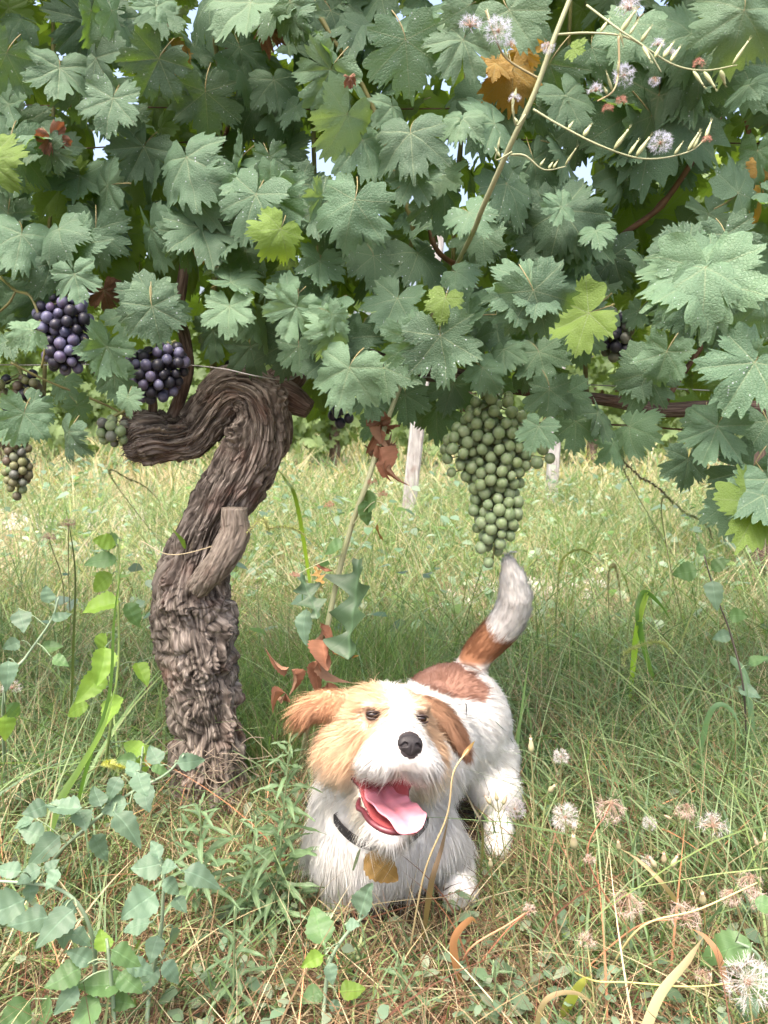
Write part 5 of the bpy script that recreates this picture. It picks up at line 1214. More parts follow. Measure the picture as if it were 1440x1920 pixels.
def ovate(seed, kind):
    r_ = np.random.default_rng(seed); n = 15; t = np.linspace(0, 1, n)
    if kind == 'goose':
        n = 23; t = np.linspace(0, 1, n); tt = np.clip((t - .13) / .87, 0, 1); pk = r_.uniform(.55, .75); w = .012 + r_.uniform(.27, .38) * np.sin(math.pi * tt ** pk) ** .85 * (1 - .25 * tt); w = w * (1 + .13 * ((np.arange(n) % 3) / 2 - .5) * (tt > .15) * (tt < .9)); w[-1] = .004
    elif kind == 'lance': w = np.interp(t, [0, .1, .4, .7, 1], [.015, .04, .085, .07, .003]) * r_.uniform(.8, 1.2)
    elif kind == 'lobed':
        n = 57; t = np.linspace(0, 1, n); env = np.interp(t, [0, .15, .3, .75, .9, 1], [.03, .06, .34, .30, .30, .02])
        ph_ = (t * 4.3 + .12) % 1; tri = np.clip(np.where(ph_ < .62, ph_ / .62, (1 - ph_) / .38) * 1.25, 0, 1) ** 1.1; w = .05 + env * tri * (t > .12) * r_.uniform(.75, 1.1, n) ** .5; w[-1] = .004
    else: n = 25; t = np.linspace(0, 1, n); w = .012 + r_.uniform(.28, .36) * np.sin(math.pi * np.clip((t - .05) / .95, 0, 1) ** .72) ** .8 * (1 + .14 * ((np.arange(n) % 3) / 2 - .5) * (t < .93)); w[-1] = .004
    wl_ = w.copy(); wr_ = w.copy()
    if kind == 'curl': cur, fold, tw = r_.uniform(.5, 1.4), r_.uniform(1.2, 2.4), r_.normal(0, 1.6); wl_ = w * .75; wr_ = w * .55
    if kind == 'lobed':
        def side_(ph0, cnt_):
            q = (t * cnt_ + ph0) % 1; s_ = np.clip(np.where(q < .7, q / .7, (1 - q) / .3), 0, 1); return .05 + env * (s_ ** 1.4) * (t > .1) * (.8 + .25 * np.sin(t * 9 + ph0 * 7))
        wl_ = side_(r_.uniform(0, .5), 3.3); wr_ = side_(r_.uniform(.3, .9), 2.9); wl_[-1] = wr_[-1] = .004
    if kind != 'curl': cur = r_.uniform(-.1, .75); fold = r_.uniform(.05, .6); tw = r_.normal(0, .4)
    V = []; ve = []
    for i, a in enumerate(t):
        for k, f in enumerate((-1, -.5, 0, .5, 1)):
            x = (wl_ if f < 0 else wr_)[i] * f; sk = (.38 * abs(x) if kind == 'lobed' else 0)
            z = -cur * a * a + fold * abs(x) + tw * a * x + .03 * math.sin(a * 13 + f * 2) * abs(f) + .012 * math.sin(a * 26)
            V.append([x + .06 * math.sin(a * 3 + seed) * a, a - sk * (1 if (seed % 2) else 1), z]); ve.append([a, abs(x), 0])
    i = np.arange(n - 1)[:, None] * 5; j = np.arange(4)[None]
    F = np.stack([i + j, i + j + 1, i + 5 + j + 1, i + 5 + j], -1).reshape(-1, 4)
    return np.array(V), F, np.array(ve)
_wl = {}
def weed_leaf(parent, kind, mat, pos, d, nv, s, k=None):
    k = R.randrange(5) if k is None else k; key = (kind, k, mat.name)
    if key not in _wl:
        V, F, ve = ovate(k * 7 + len(kind), kind); _wl[key] = mesh_np('leaf', V, F, [mat], attrs={'vein': ('FLOAT_VECTOR', ve)})
    return link('leaf', _wl[key], parent, mat=leaf_matrix(pos, nv, d, s, 1 if R.random() < .5 else -1))
def sc_at(p): return 1500 / ((np.asarray(p) - CAM) @ FWD)
def stemplant(name, label, cat, path, r0, r1, colr, group=None, base=None):
    pts = crom([P(*q) if len(q) == 3 and abs(q[0]) > 3 else np.array(q) for q in path], 28)
    o = empty(name, pts[0], label, cat, group)
    MB().tube(pts, np.linspace(r0, r1, 28), 6, c=colr).part('stem', [W_STEM], o)
    return o, pts
def leaf_at(o, kind, mat, px, py, Y, rp, dg, stem=None, k=None, tilt=.5):
    """leaf whose middle shows at px,py; rp = half length in px; dg direction (0 down, + right)"""
    c = P(px, py, Y); s = 2 * rp / sc_at(c); a = math.radians(dg); d = np.array([math.sin(a), R.uniform(-.45, .1), -math.cos(a)]); d = nrm(d)
    base = c - d * s * .5
    nv = nrm(CAM - c) * .8 + np.array([R.gauss(0, .45), 0, tilt + R.gauss(0, .35)])
    weed_leaf(o, kind, mat, base, d, nv, s, k)
    if stem is not None:
        j = int(np.argmin(((stem - base) ** 2).sum(-1))); q = stem[j]
        if np.linalg.norm(q - base) > .004:
            mid = (q + base) / 2 + np.array([0, 0, .004]); MB().tube(crom([q, mid, base], 8), .0009, 5, c=(.20, .27, .16)).part('leaf_stalk', [W_STEM], o)
GST = (.22, .30, .20)
def goose(label, path, leaves, mat=W_BLUE, kind='goose', r=(.0032, .0016), group='broad-leaved weeds', colr=GST):
    o, pts = stemplant('weed_plant', label, 'weed', path, *r, colr, group)
    for q in leaves:
        px, py, rp, dg = q[:4]; j = np.argmin(np.abs(proj(pts)[0] - px) + np.abs(proj(pts)[1] - py)); Y = pts[j, 1] + R.uniform(-.035, .01)
        leaf_at(o, kind, q[4] if len(q) > 4 else mat, px, py, Y, rp, dg, pts)
    return o
def gz(px, py): p = G(px, py); return [p[0], p[1], p[2] - .01]
goose('grey-green weed stem lying diagonally below the trunk, its leaf pairs pointing right', [gz(60, 1660), (110, 1600, 1.12), (170, 1545, 1.12), (240, 1490, 1.12), (310, 1452, 1.12), (345, 1415, 1.12)],
      [(345, 1425, 26, 120), (290, 1420, 24, -160), (262, 1470, 28, 10), (280, 1495, 28, 30), (212, 1505, 30, -100), (120, 1505, 40, -110), (232, 1550, 36, 30), (195, 1572, 32, 80), (95, 1590, 34, -40), (60, 1560, 28, -120), (215, 1475, 24, -30), (185, 1495, 24, -170), (150, 1540, 26, 10), (45, 1540, 22, -80), (250, 1440, 24, -175), (70, 1520, 26, -60)])
goose('pale bluish weed with a cluster of broad leaves at its tip, lower left foreground', [gz(270, 1990), (280, 1860, .90), (300, 1760, .88), (306, 1680, .87), (308, 1620, .87)],
      [(280, 1622, 36, -80), (275, 1700, 42, -35), (372, 1640, 36, 85), (300, 1600, 22, 170), (345, 1762, 36, 50), (320, 1660, 22, 60), (318, 1625, 20, 100), (290, 1770, 26, -20), (262, 1740, 30, -60), (335, 1700, 22, 30), (285, 1830, 30, -40), (318, 1820, 24, 40)])
goose('arching grey weed stem with small leaves at the left edge of the foreground', [gz(180, 2010), (178, 1860, .90), (176, 1770, .88), (150, 1700, .87), (105, 1665, .87), (40, 1655, .87), (-40, 1650, .88)],
      [(102, 1648, 22, -20), (58, 1640, 26, -60), (20, 1712, 44, -50), (60, 1735, 40, -70), (112, 1730, 40, -50), (120, 1745, 30, 10), (130, 1700, 18, 70), (20, 1635, 24, -90), (150, 1760, 26, 40), (55, 1670, 20, -10), (82, 1625, 18, 160)])
goose('bushy weed with broad mid-green leaves at the very bottom left', [gz(215, 2030), (213, 1900, .85), (205, 1800, .84), (200, 1760, .84)],
      [(190, 1850, 48, -85, W_GREEN), (235, 1795, 36, 60, W_GREEN), (125, 1835, 38, -60, W_GREEN), (130, 1870, 28, -40), (240, 1840, 30, 40, W_GREEN), (195, 1775, 24, 180, W_LIME), (180, 1900, 40, -20, W_GREEN), (150, 1795, 30, -120), (60, 1890, 46, -100, W_GREEN), (25, 1900, 40, -60, W_GREEN), (230, 1880, 30, 100, W_GREEN), (260, 1810, 30, 90)])
goose('bluish weed with jagged leaves standing just below the dog', [gz(600, 2000), (608, 1880, .90), (620, 1800, .90), (655, 1745, .90), (690, 1712, .90)],
      [(606, 1742, 40, -175, W_GREEN), (680, 1690, 36, 170), (588, 1805, 26, -60, W_LIME), (652, 1848, 28, 130, W_LIME), (645, 1725, 16, 180), (618, 1820, 20, 10), (590, 1870, 24, -50, W_GREEN), (632, 1890, 22, 60)])
goose('lime green weed with big leaves in the grass left of the trunk', [gz(190, 1470), (205, 1380, 1.36), (222, 1240, 1.36), (222, 1120, 1.36), (222, 1010, 1.36)],
      [(185, 1212, 30, -30, W_LIME), (190, 1245, 34, -15, W_LIME), (172, 1290, 34, -35, W_LIME), (195, 1143, 34, -65, W_LIME), (222, 1332, 34, 8, W_LIME), (188, 1090, 26, -60, W_LIME), (200, 1015, 28, -90, W_GREEN), (195, 1055, 26, -80, W_GREEN), (262, 1265, 24, 20, W_LIME), (145, 1330, 24, -70, W_LIME), (195, 1020, 22, -100, W_LIME), (250, 1150, 26, 40, W_GREEN), (270, 1420, 26, 0, W_LIME)], kind='ovate', colr=(.25, .34, .12))
goose('slender weed with a few bluish pointed leaves at the left edge, mid height', [gz(10, 1480), (8, 1300, 1.28), (50, 1230, 1.28), (95, 1165, 1.28), (110, 1120, 1.28)],
      [(40, 1165, 26, 20), (92, 1210, 22, 100, W_GREEN), (105, 1150, 22, 130), (10, 1260, 26, -10), (25, 1210, 18, -60), (10, 1360, 26, 0, W_LIME), (112, 1240, 18, 60, W_GREEN), (95, 1120, 20, 160), (30, 1330, 22, 60, W_GREEN)])
goose('weed with one fresh bright green leaf at the lower right edge', [gz(1470, 1960), (1450, 1860, .92), (1420, 1790, .92), (1380, 1765, .92)],
      [(1370, 1772, 48, -95, W_GREEN), (1435, 1700, 26, 60, W_GREEN), (1420, 1840, 40, 10, W_GREEN), (1400, 1900, 36, -30, W_BLUE)], kind='ovate')
goose('tall dark-stemmed weed with narrow leaves among the grass at the right', [gz(1400, 1450), (1395, 1300, 1.45), (1370, 1190, 1.45), (1340, 1110, 1.45), (1320, 1040, 1.45)],
      [(1340, 1110, 26, 5, W_BLUE), (1290, 1065, 26, -100, W_GREEN), (1350, 1065, 20, 110, W_GREEN), (1318, 1030, 18, -170, W_GREEN), (1385, 1155, 20, 90, W_GREEN), (1400, 1300, 22, 60, W_BLUE), (1360, 1190, 18, -90), (1420, 1240, 20, 120, W_GREEN)], r=(.002, .0012), colr=(.10, .08, .07))
goose('small weed with round lime leaves at the foot of the trunk', [gz(255, 1530), (262, 1460, 1.3), (268, 1400, 1.3)], [(260, 1400, 26, -165, W_LIME), (282, 1420, 20, 150, W_OCHRE), (240, 1425, 18, -80, W_GREEN), (300, 1440, 18, 90, W_GREEN)], kind='ovate')
# lance-leaved fleabanes
def fleabane(label, base, top, Yt, n, L, r=.0022):
    o, pts = stemplant('fleabane', label, 'weed', [gz(*base), (base[0] * .6 + top[0] * .4 + 4, base[1] * .6 + top[1] * .4, Yt + .01), (*top, Yt)], r, .001, (.19, .26, .13), 'narrow-leaved weeds')
    for i in range(n):
        t = .25 + .75 * (i + .5) / n; j = int(t * 27); a = i * 2.4; up = .25 + 1.2 * max(0, t - .7) / .3
        d = nrm(np.array([math.cos(a), math.sin(a), up])); ln = L * (1 - .55 * max(0, t - .55) / .45) * R.uniform(.8, 1.15)
        weed_leaf(o, 'lance', W_LANCE, pts[j], d, nrm(np.array([0, -.2, 1]) - d * .5), ln)
    return o
fleabane('leafy green weed spire rising in front of the dog on its left side', (500, 1800), (545, 1375), 1.08, 60, .062)
fleabane('short tufted weed with spearhead leaves at the foot of the trunk', (372, 1720), (375, 1500), 1.02, 34, .060)
fleabane('shorter narrow-leaved weed between the trunk foot and the dog', (455, 1760), (480, 1530), 1.05, 26, .050)
fleabane('small narrow-leaved weed in the straw beneath the dog', (760, 1900), (745, 1790), .93, 16, .040)
fleabane('small narrow-leaved weed near the bottom centre-right', (930, 1935), (925, 1800), .92, 16, .040)
fleabane('narrow-leaved sprig at the bottom left of centre', (430, 1930), (440, 1700), .90, 22, .045)

# ---- seed heads
PAP = vcol('seed_fluff', rough=.8, transl=.45, spec=.1)
def orb(c, r, colr, n=10):
    u_, v_ = np.meshgrid(np.linspace(0, 2 * math.pi, n, endpoint=False), np.linspace(.2, math.pi - .2, n // 2 + 1), indexing='xy')
    sp = np.stack([np.cos(u_) * np.sin(v_), np.sin(u_) * np.sin(v_), np.cos(v_)], -1).reshape(-1, 3); m = n // 2
    i = np.arange(m)[:, None] * n; j = np.arange(n)[None]; k = (j + 1) % n
    return c + sp * np.asarray(r), np.stack([i + j, i + n + j, i + n + k, i + k], -1).reshape(-1, 4)
def puff(o, c, r, kind='puff', name='seed_puff', tint=(.66, .63, .62)):
    """a head of seeds with feathery tips; kind puff (round), droop (collapsed), flat"""
    mb = MB(); c = np.asarray(c); tint = np.array(tint)
    V, F = orb(c, r * .16, 0); mb.add(V, F, None, np.array([.35, .24, .17]))
    n = 84 if kind == 'puff' else 40
    z = rng.uniform(-.75 if kind == 'puff' else (-.1 if kind == 'flat' else -1), 1 if kind != 'droop' else .35, n); a = rng.uniform(0, 6.28, n); q = np.sqrt(np.clip(1 - z * z, 0, 1))
    d = np.stack([q * np.cos(a), q * np.sin(a), z], -1); L = r * rng.uniform(.55, .72, n)
    bend = np.zeros((n, 3)) if kind == 'puff' else np.tile([0, 0, -.55 if kind == 'droop' else -.1], (n, 1))
    V, F, C = strips(np.tile(c, (n, 1)) + d * r * .12, d, L, bend, np.full(n, r * (.022 if kind == 'puff' else .05)), rng.normal(size=(n, 3)), 2, np.tile([.50, .36, .28] if kind != 'puff' else [.6, .55, .5], (n, 1)), taper=.3); mb.add(V, F, None, C)
    tips = V.reshape(n, 3, 2, 3)[:, -1].mean(1)
    m = 9; T = np.repeat(tips, m, 0); D = nrm(np.repeat(d, m, 0) * (.75 if kind == 'puff' else .4) + rng.normal(0, .62, (n * m, 3)) + (0 if kind == 'puff' else np.array([0, 0, -.5])))
    V, F, C = strips(T, D, r * rng.uniform(.25, .46, n * m), np.zeros((n * m, 3)), np.full(n * m, r * .016 + .00012), rng.normal(size=(n * m, 3)), 1, np.tile(tint, (n * m, 1)) * rng.uniform(.9, 1.2, (n * m, 1)), taper=.5); mb.add(V, F, None, np.clip(C, 0, .85))
    mb.part(name, [PAP], o)
def bud(o, c, d, L, w, c0=(.26, .30, .15), c1=(.55, .45, .30), name='bud'):
    t = np.linspace(0, 1, 9); rad = w * np.interp(t, [0, .15, .4, .7, .88, 1], [.35, .85, 1, .62, .42, .5]); pts = np.asarray(c)[None] + nrm(d)[None] * (L * t)[:, None]
    C = np.array(c0)[None] * (1 - t[:, None]) + np.array(c1)[None] * t[:, None]; mb = MB(); V, F, F3 = tube(pts, rad, 8)
    cc = np.vstack([np.repeat(C, 8, 0), C[:1], C[-1:]]); mb.add(V, F, F3, cc)
    n = 14; a = rng.uniform(0, 6.28, n); dd = nrm(nrm(d)[None] + .35 * np.stack([np.cos(a), np.sin(a), a * 0], -1))
    V, F, C2 = strips(np.tile(pts[-1], (n, 1)), dd, np.full(n, L * .28), np.zeros((n, 3)), np.full(n, w * .18), rng.normal(size=(n, 3)), 1, np.tile(c1, (n, 1)) * 1.15); mb.add(V, F, None, C2)
    mb.part(name, [W_STEM], o)
HSTEM = (.27, .27, .13)
def seedstem(label, base, mid, head, Y, kind, rp, stemc=HSTEM, r=.0011, tint=(.66, .63, .62)):
    b = gz(*base); b[1] = max(b[1], .62); hp = P(*head, Y); mp = P(*mid, (b[1] + Y) / 2)
    pts = crom([np.array(b), mp, hp], 24); o = empty('seed_head_stalk', pts[0], label, 'seed head', 'dried seed heads on stalks in the grass')
    MB().tube(pts, np.linspace(r * 1.2, r * .8, 24), 5, c=stemc).part('stem', [W_STEM], o)
    r_ = rp / sc_at(hp); d = nrm(pts[-1] - pts[-3])
    if kind in ('puff', 'droop', 'flat'): puff(o, hp + d * r_ * .1, r_, kind, tint=tint)
    elif kind == 'bud': bud(o, hp - d * r_ * .5, d, r_ * 2.0, r_ * .38)
    elif kind == 'buds':
        for s in (-1, 0, 1):
            dd = nrm(d + np.array([s * .45, R.gauss(0, .1), 0])); q = hp + np.array([s * r_ * .8, 0, -abs(s) * r_ * .5]); bud(o, q, dd, r_ * 1.5, r_ * .30, c1=(.58, .40, .30)); MB().tube(np.array([pts[-4], q]), r * .7, 4, c=stemc, cap=False).part('side_stem', [W_STEM], o)
    return o
PK = (.66, .52, .47)
seedstem('small white seed ball highest in the grass right of the dog', (1045, 1640), (1050, 1520), (1052, 1420), 1.16, 'puff', 15)
seedstem('grey-white round seed ball below the smallest one, right of the dog', (1070, 1760), (1066, 1640), (1060, 1535), 1.05, 'puff', 25)
seedstem('drooping seed head on a long reddish bent stalk', (1230, 1800), (1105, 1620), (1145, 1508), 1.0, 'droop', 28, stemc=(.36, .17, .10), tint=PK)
seedstem('pinkish drooping seed head higher up at the right', (1250, 1640), (1285, 1580), (1288, 1510), 1.12, 'droop', 20, tint=PK)
seedstem('flattened pale seed head right of the pinkish one', (1290, 1700), (1325, 1620), (1336, 1550), 1.08, 'flat', 28)
seedstem('brown-centred open seed head near the middle of the lower right', (1235, 1850), (1180, 1780), (1177, 1682), .95, 'droop', 32, tint=PK)
seedstem('messy pink collapsed seed head on an orange stalk', (1070, 1830), (1190, 1740), (1280, 1722), .93, 'flat', 32, stemc=(.45, .22, .12), tint=PK)
seedstem('pink seed head leaning at the right edge above the others', (1430, 1830), (1390, 1730), (1372, 1672), .95, 'droop', 22, tint=PK)
seedstem('whitish seed head touching the right edge, uppermost of the edge cluster', (1440, 1800), (1425, 1710), (1410, 1645), .96, 'droop', 26, tint=PK)
seedstem('pale ragged seed head cut by the right edge', (1450, 1860), (1445, 1780), (1432, 1700), .92, 'flat', 28, tint=PK)
seedstem('large white seed ball at the bottom right corner', (1430, 2050), (1415, 1950), (1402, 1846), .82, 'puff', 46)
seedstem('tall closed green bud with an orange tip beside the hind leg', (985, 1700), (1000, 1540), (996, 1405), 1.10, 'bud', 16)
seedstem('pale closed bud leaning right on a thin diagonal stalk', (940, 1640), (985, 1540), (1032, 1482), 1.10, 'bud', 14)
seedstem('cluster of cream buds in front of the hind leg', (965, 1700), (945, 1590), (932, 1502), 1.10, 'buds', 14)
seedstem('upright bud with an orange smudge left of the drooping heads', (1070, 1740), (1078, 1650), (1076, 1585), 1.02, 'bud', 20)
seedstem('trio of greenish cream buds in the middle of the right side', (1260, 1780), (1250, 1700), (1245, 1618), 1.0, 'buds', 18)
seedstem('small grey tuft left of the greenish trio of buds', (1225, 1740), (1222, 1670), (1214, 1608), 1.04, 'droop', 14)
seedstem('faint lilac seed ball just right of the hind leg', (968, 1660), (970, 1590), (966, 1518), 1.16, 'puff', 20, tint=(.55, .52, .56))
seedstem('pink starry seed head on a rusty stalk, bottom centre', (895, 1800), (950, 1745), (992, 1708), .98, 'flat', 14, stemc=(.45, .20, .12), tint=PK)
seedstem('pair of brownish buds right of centre, high in the grass', (1285, 1600), (1275, 1570), (1268, 1530), 1.14, 'buds', 13)
seedstem('orange dried bud in the straw at the right', (1320, 1800), (1322, 1740), (1318, 1690), .97, 'bud', 18, stemc=(.4, .3, .12))
seedstem('small tan seed tuft in the straw below the hind leg', (1100, 1730), (1108, 1660), (1106, 1612), 1.0, 'flat', 12, tint=PK)
seedstem('dried orange bud on a stub beside the dog front paw', (925, 1740), (925, 1680), (920, 1622), 1.03, 'bud', 12, stemc=(.3, .24, .1))
seedstem('pink withered flower head left of the trunk, higher of two', (140, 1300), (130, 1120), (128, 985), 1.5, 'flat', 16, tint=(.5, .33, .3))
seedstem('pink withered flower head left of the trunk, lower of two', (110, 1300), (120, 1120), (92, 1010), 1.48, 'flat', 15, tint=(.5, .33, .3))
seedstem('small white fluff ball at the left edge above the weeds', (30, 1420), (30, 1350), (22, 1290), 1.3, 'flat', 18)
seedstem('small drooping tan seed head low beside the big white seed ball', (1340, 1980), (1330, 1900), (1318, 1822), .88, 'droop', 16, tint=PK)
seedstem('thin stalk with two cream buds rising at the right edge of the picture', (1420, 1760), (1425, 1650), (1432, 1580), 1.05, 'buds', 14)
seedstem('little white seed ball between the two drooping heads at the right', (1225, 1700), (1222, 1620), (1218, 1545), 1.12, 'puff', 13)
seedstem('slim closed bud standing alone above the brown-centred head', (1190, 1700), (1165, 1640), (1160, 1590), 1.08, 'bud', 13)
seedstem('pale open seed head near the bottom, right of the orange curled blade', (1120, 1930), (1110, 1840), (1100, 1765), .93, 'flat', 18, tint=PK)
# ---- bristly foxtail grass heads
def foxtail(label, base, pts, Y, w, colr, stemc=(.25, .27, .12)):
    b = gz(*base); pp = [np.array(b)] + [P(*q, Y) for q in pts]; c = crom(pp, 40); o = empty('foxtail_grass', c[0], label, 'grass stalk', 'bristly grass heads')
    MB().tube(c, np.linspace(.0012, .0007, 40), 5, c=stemc).part('stem', [W_STEM], o)
    k0 = int(40 * (1 + .0) / len(pts)); hs = c[int(39 / (len(pp) - 1)):]
    n = 520; t = rng.random(n); i = (t * (len(hs) - 1)).astype(int); f = (t * (len(hs) - 1) - i)[:, None]; root = hs[i] * (1 - f) + hs[np.minimum(i + 1, len(hs) - 1)] * f
    tg = nrm(hs[np.minimum(i + 1, len(hs) - 1)] - hs[np.maximum(i - 1, 0)]); rd = rng.normal(size=(n, 3)); rd = nrm(rd - tg * (rd * tg).sum(-1, keepdims=True)); W = w / sc_at(hs[0]); env = np.interp(t, [0, .1, .6, 1], [.5, 1, .9, .3])
    short = rng.random(n) < .5
    V, F, C = strips(root, nrm(tg * np.where(short, .5, .9)[:, None] + rd), W * env * np.where(short, .8, 1.6), np.zeros((n, 3)), np.where(short, W * .42, W * .07), np.cross(tg, rd), 1, np.tile(colr, (n, 1)) * rng.uniform(.75, 1.25, (n, 1)), taper=.8)
    part('seed_spike', V, F, [GRASSM], o, cols=C)
YG = (.42, .44, .20); DK = (.16, .13, .11)
foxtail('pale yellow-green bristly grass head arching right of the trunk', (300, 1200), [(455, 1008), (505, 990), (555, 993), (600, 1030)], 1.38, 9, YG, (.45, .42, .25))
foxtail('dark bristly grass head arching in the meadow at the right', (1300, 1100), [(1175, 893), (1205, 898), (1240, 920), (1262, 945)], 1.9, 7, DK)
foxtail('thin grey-green grass head drooping near the lower right leaves', (1300, 1250), [(1240, 960), (1290, 965), (1325, 985), (1335, 1010)], 1.8, 7, (.30, .32, .18))
foxtail('yellow bristly grass head lying at the foot of the trunk', (120, 1470), [(190, 1434), (215, 1436), (242, 1441)], 1.2, 9, (.48, .48, .15))
foxtail('faint pale grass head in the middle of the meadow at the right', (1240, 1330), [(1170, 1245), (1200, 1210), (1240, 1205), (1262, 1225)], 1.7, 9, YG)
foxtail('pale drooping grass head above the bent green blade', (1150, 1250), [(1140, 1100), (1150, 1060), (1160, 1090), (1165, 1140)], 1.9, 7, (.40, .36, .20))
foxtail('brownish grass head among stems, right of the tail', (1040, 1250), [(1045, 1110), (1055, 1050), (1085, 1030), (1110, 1040)], 2.0, 8, YG)
foxtail('dark thin grass head arching behind the trunk at the upper left', (330, 1050), [(215, 905), (245, 900), (275, 915), (300, 940)], 2.0, 5, (.28, .26, .16))
# ---- single broad grass blades
BL = vcol('broad_blade', rough=.45, transl=.4, spec=.4, tmul=(1.5, 1.8, .6))
def blade(label, pts, w, colr, tip=None, name='grass_blade', grp='single broad grass blades'):
    pp = [P(*q) if abs(q[0]) > 3 else np.array(q) for q in pts]; c = crom(pp, 30); sd = nrm(np.cross(np.gradient(c, axis=0), c - CAM)); T = nrm(np.gradient(c, axis=0)); up = np.cross(T, sd)
    t = np.linspace(0, 1, 30); W = w / sc_at(c.mean(0)) * .5 * np.interp(t, [0, .25, .7, 1], [.5, 1, .8, .02])
    sd2 = sd * np.cos(t * 1.1)[:, None] + up * np.sin(t * 1.1)[:, None]
    V = np.stack([c - sd2 * W[:, None], c + up * (W * .25)[:, None], c + sd2 * W[:, None]], 1).reshape(-1, 3); i = np.arange(29)[:, None] * 3; j = np.arange(2)[None]; F = np.stack([i + j, i + j + 1, i + 3 + j + 1, i + 3 + j], -1).reshape(-1, 4)
    cc = np.array(colr)[None] * (1 - t[:, None]) + np.array(tip if tip is not None else colr)[None] * t[:, None]
    o = part(name, V, F, [BL], cols=np.repeat(cc, 3, 0), origin=c[0]); return tag(o, label, 'grass blade', grp)
LG = (.30, .42, .17); MG = (.14, .24, .07)
blade('wide pale green blade curving up at the left of the trunk', [gz(70, 1640), (110, 1510, 1.2), (150, 1440, 1.2), (195, 1360, 1.2), (222, 1265, 1.22)], 15, LG)
blade('second wide blade, straighter, left of the trunk', [gz(130, 1560), (165, 1430, 1.25), (205, 1300, 1.25), (215, 1150, 1.25), (236, 1020, 1.28)], 8, MG)
blade('thin dark blade rising high at the left', [gz(130, 1400), (138, 1200, 1.5), (140, 1060, 1.5), (118, 920, 1.5)], 5, (.10, .12, .06))
blade('folded bright blade right of the tail, right half', [gz(1240, 1320), (1200, 1180, 1.7), (1205, 1112, 1.7), (1235, 1130, 1.68), (1262, 1170, 1.66)], 12, MG)
blade('folded bright blade right of the tail, left half', [gz(1180, 1320), (1195, 1180, 1.7), (1215, 1108, 1.7), (1205, 1135, 1.68)], 12, (.34, .46, .08))
blade('bluish drooping broad blade at the right edge of the meadow', [gz(1420, 1450), (1400, 1280, 1.5), (1370, 1235, 1.48), (1395, 1270, 1.44), (1405, 1330, 1.42)], 13, (.22, .32, .24))
blade('broad bluish blade lying towards the right edge', [gz(1300, 1480), (1330, 1340, 1.4), (1370, 1330, 1.38), (1400, 1400, 1.35)], 11, (.20, .31, .20))
blade('single green blade leaning right of the upper trunk', [gz(590, 1150), (560, 960, 2.0), (535, 900, 2.0), (520, 882, 2.0)], 8, (.20, .26, .05))
blade('blade crossing behind the sawn stub, tip at the left', [gz(400, 1250), (365, 1060, 1.62), (345, 1020, 1.4), (318, 985, 1.36)], 14, (.16, .24, .06))
blade('arched rusty blade in the straw under the dog', [gz(870, 1850), (850, 1770, .95), (880, 1725, .95), (895, 1732, .95)], 16, (.42, .20, .10), (.5, .26, .13))
blade('long pale straw leaf slanting across the lower right corner', [gz(1180, 2020), (1230, 1880, .84), (1290, 1800, .86), (1320, 1755, .88)], 20, (.45, .44, .27), (.52, .40, .26))
blade('reddish straw leaf bent over at the right', [gz(1370, 1880), (1350, 1800, .92), (1325, 1760, .92), (1295, 1740, .92)], 14, (.5, .26, .16))
blade('tan dry blade slanting from the seed heads', [gz(1300, 1720), (1245, 1660, 1.0), (1200, 1615, 1.02), (1158, 1588, 1.02)], 9, (.45, .33, .2))
blade('thick curved straw at the bottom right of centre', [gz(1000, 1960), (1020, 1880, .84), (1080, 1862, .84), (1130, 1900, .82)], 11, (.42, .33, .20))
blade('dark blade in front of the dog chest', [gz(900, 1640), (905, 1560, 1.0), (885, 1510, 1.0), (862, 1465, 1.0)], 5, (.12, .11, .08))
blade('brown pointed blade rising in front of the dog', [gz(792, 1760), (808, 1660, .96), (828, 1590, .96), (842, 1525, .96)], 12, (.25, .17, .10), (.2, .15, .12))
blade('tiny dark leaf blade on the dog chest', [(662, 1632, 1.0), (672, 1600, 1.0), (676, 1590, 1.0)], 6, (.12, .16, .09))
blade('yellowish lying blade at the lower centre right', [gz(1050, 1900), (1085, 1850, .88), (1110, 1830, .88)], 20, (.40, .42, .10))
# dry stalk crossing the dog's face
def stalk(label, pts, r, colr):
    pp = [P(*q) if abs(q[0]) > 3 else np.array(q) for q in pts]; c = crom(pp, 36); V, F, F3 = tube(c, np.linspace(r * 1.2, r * .8, 36), 6); o = part('dry_stalk', V, F, [W_STEM], cols=np.tile(colr, (len(V), 1)), F3=F3, origin=c[0]); return tag(o, label, 'stalk', 'dry stalks')
o = stalk('pale dry stalk rising across the dog, its tip by the ear', [gz(765, 1790), (795, 1640, .96), (838, 1530, .93), (850, 1450, .92), (878, 1405, .92)], .0012, (.50, .40, .22))
blade('small orange husk at the tip of the stalk by the ear', [(868, 1418, .92), (880, 1402, .92), (891, 1388, .92)], 9, (.55, .33, .17), name='husk', grp=None)
stalk('orange bent stalk leading to the pink starry head', [gz(860, 1810), (885, 1775, .95), (950, 1735, .97), (985, 1712, .98)], .0012, (.5, .24, .14))
stalk('long yellow stalk lying nearly level at the lower right', [gz(1060, 1800), (1110, 1838, .86), (1180, 1842, .85), (1290, 1850, .85), (1375, 1843, .85)], .0011, (.45, .40, .16))
stalk('yellow stalk slanting up to the right edge cluster', [gz(1130, 1830), (1200, 1740, .93), (1310, 1705, .93), (1420, 1655, .95)], .0013, (.48, .42, .2))
stalk('thin dry stem across the trunk, ending in the yellow-green grass head', [(265, 925 + 90, 1.36), (330, 1040, 1.36), (460, 1005, 1.37)], .0009, (.5, .42, .27))
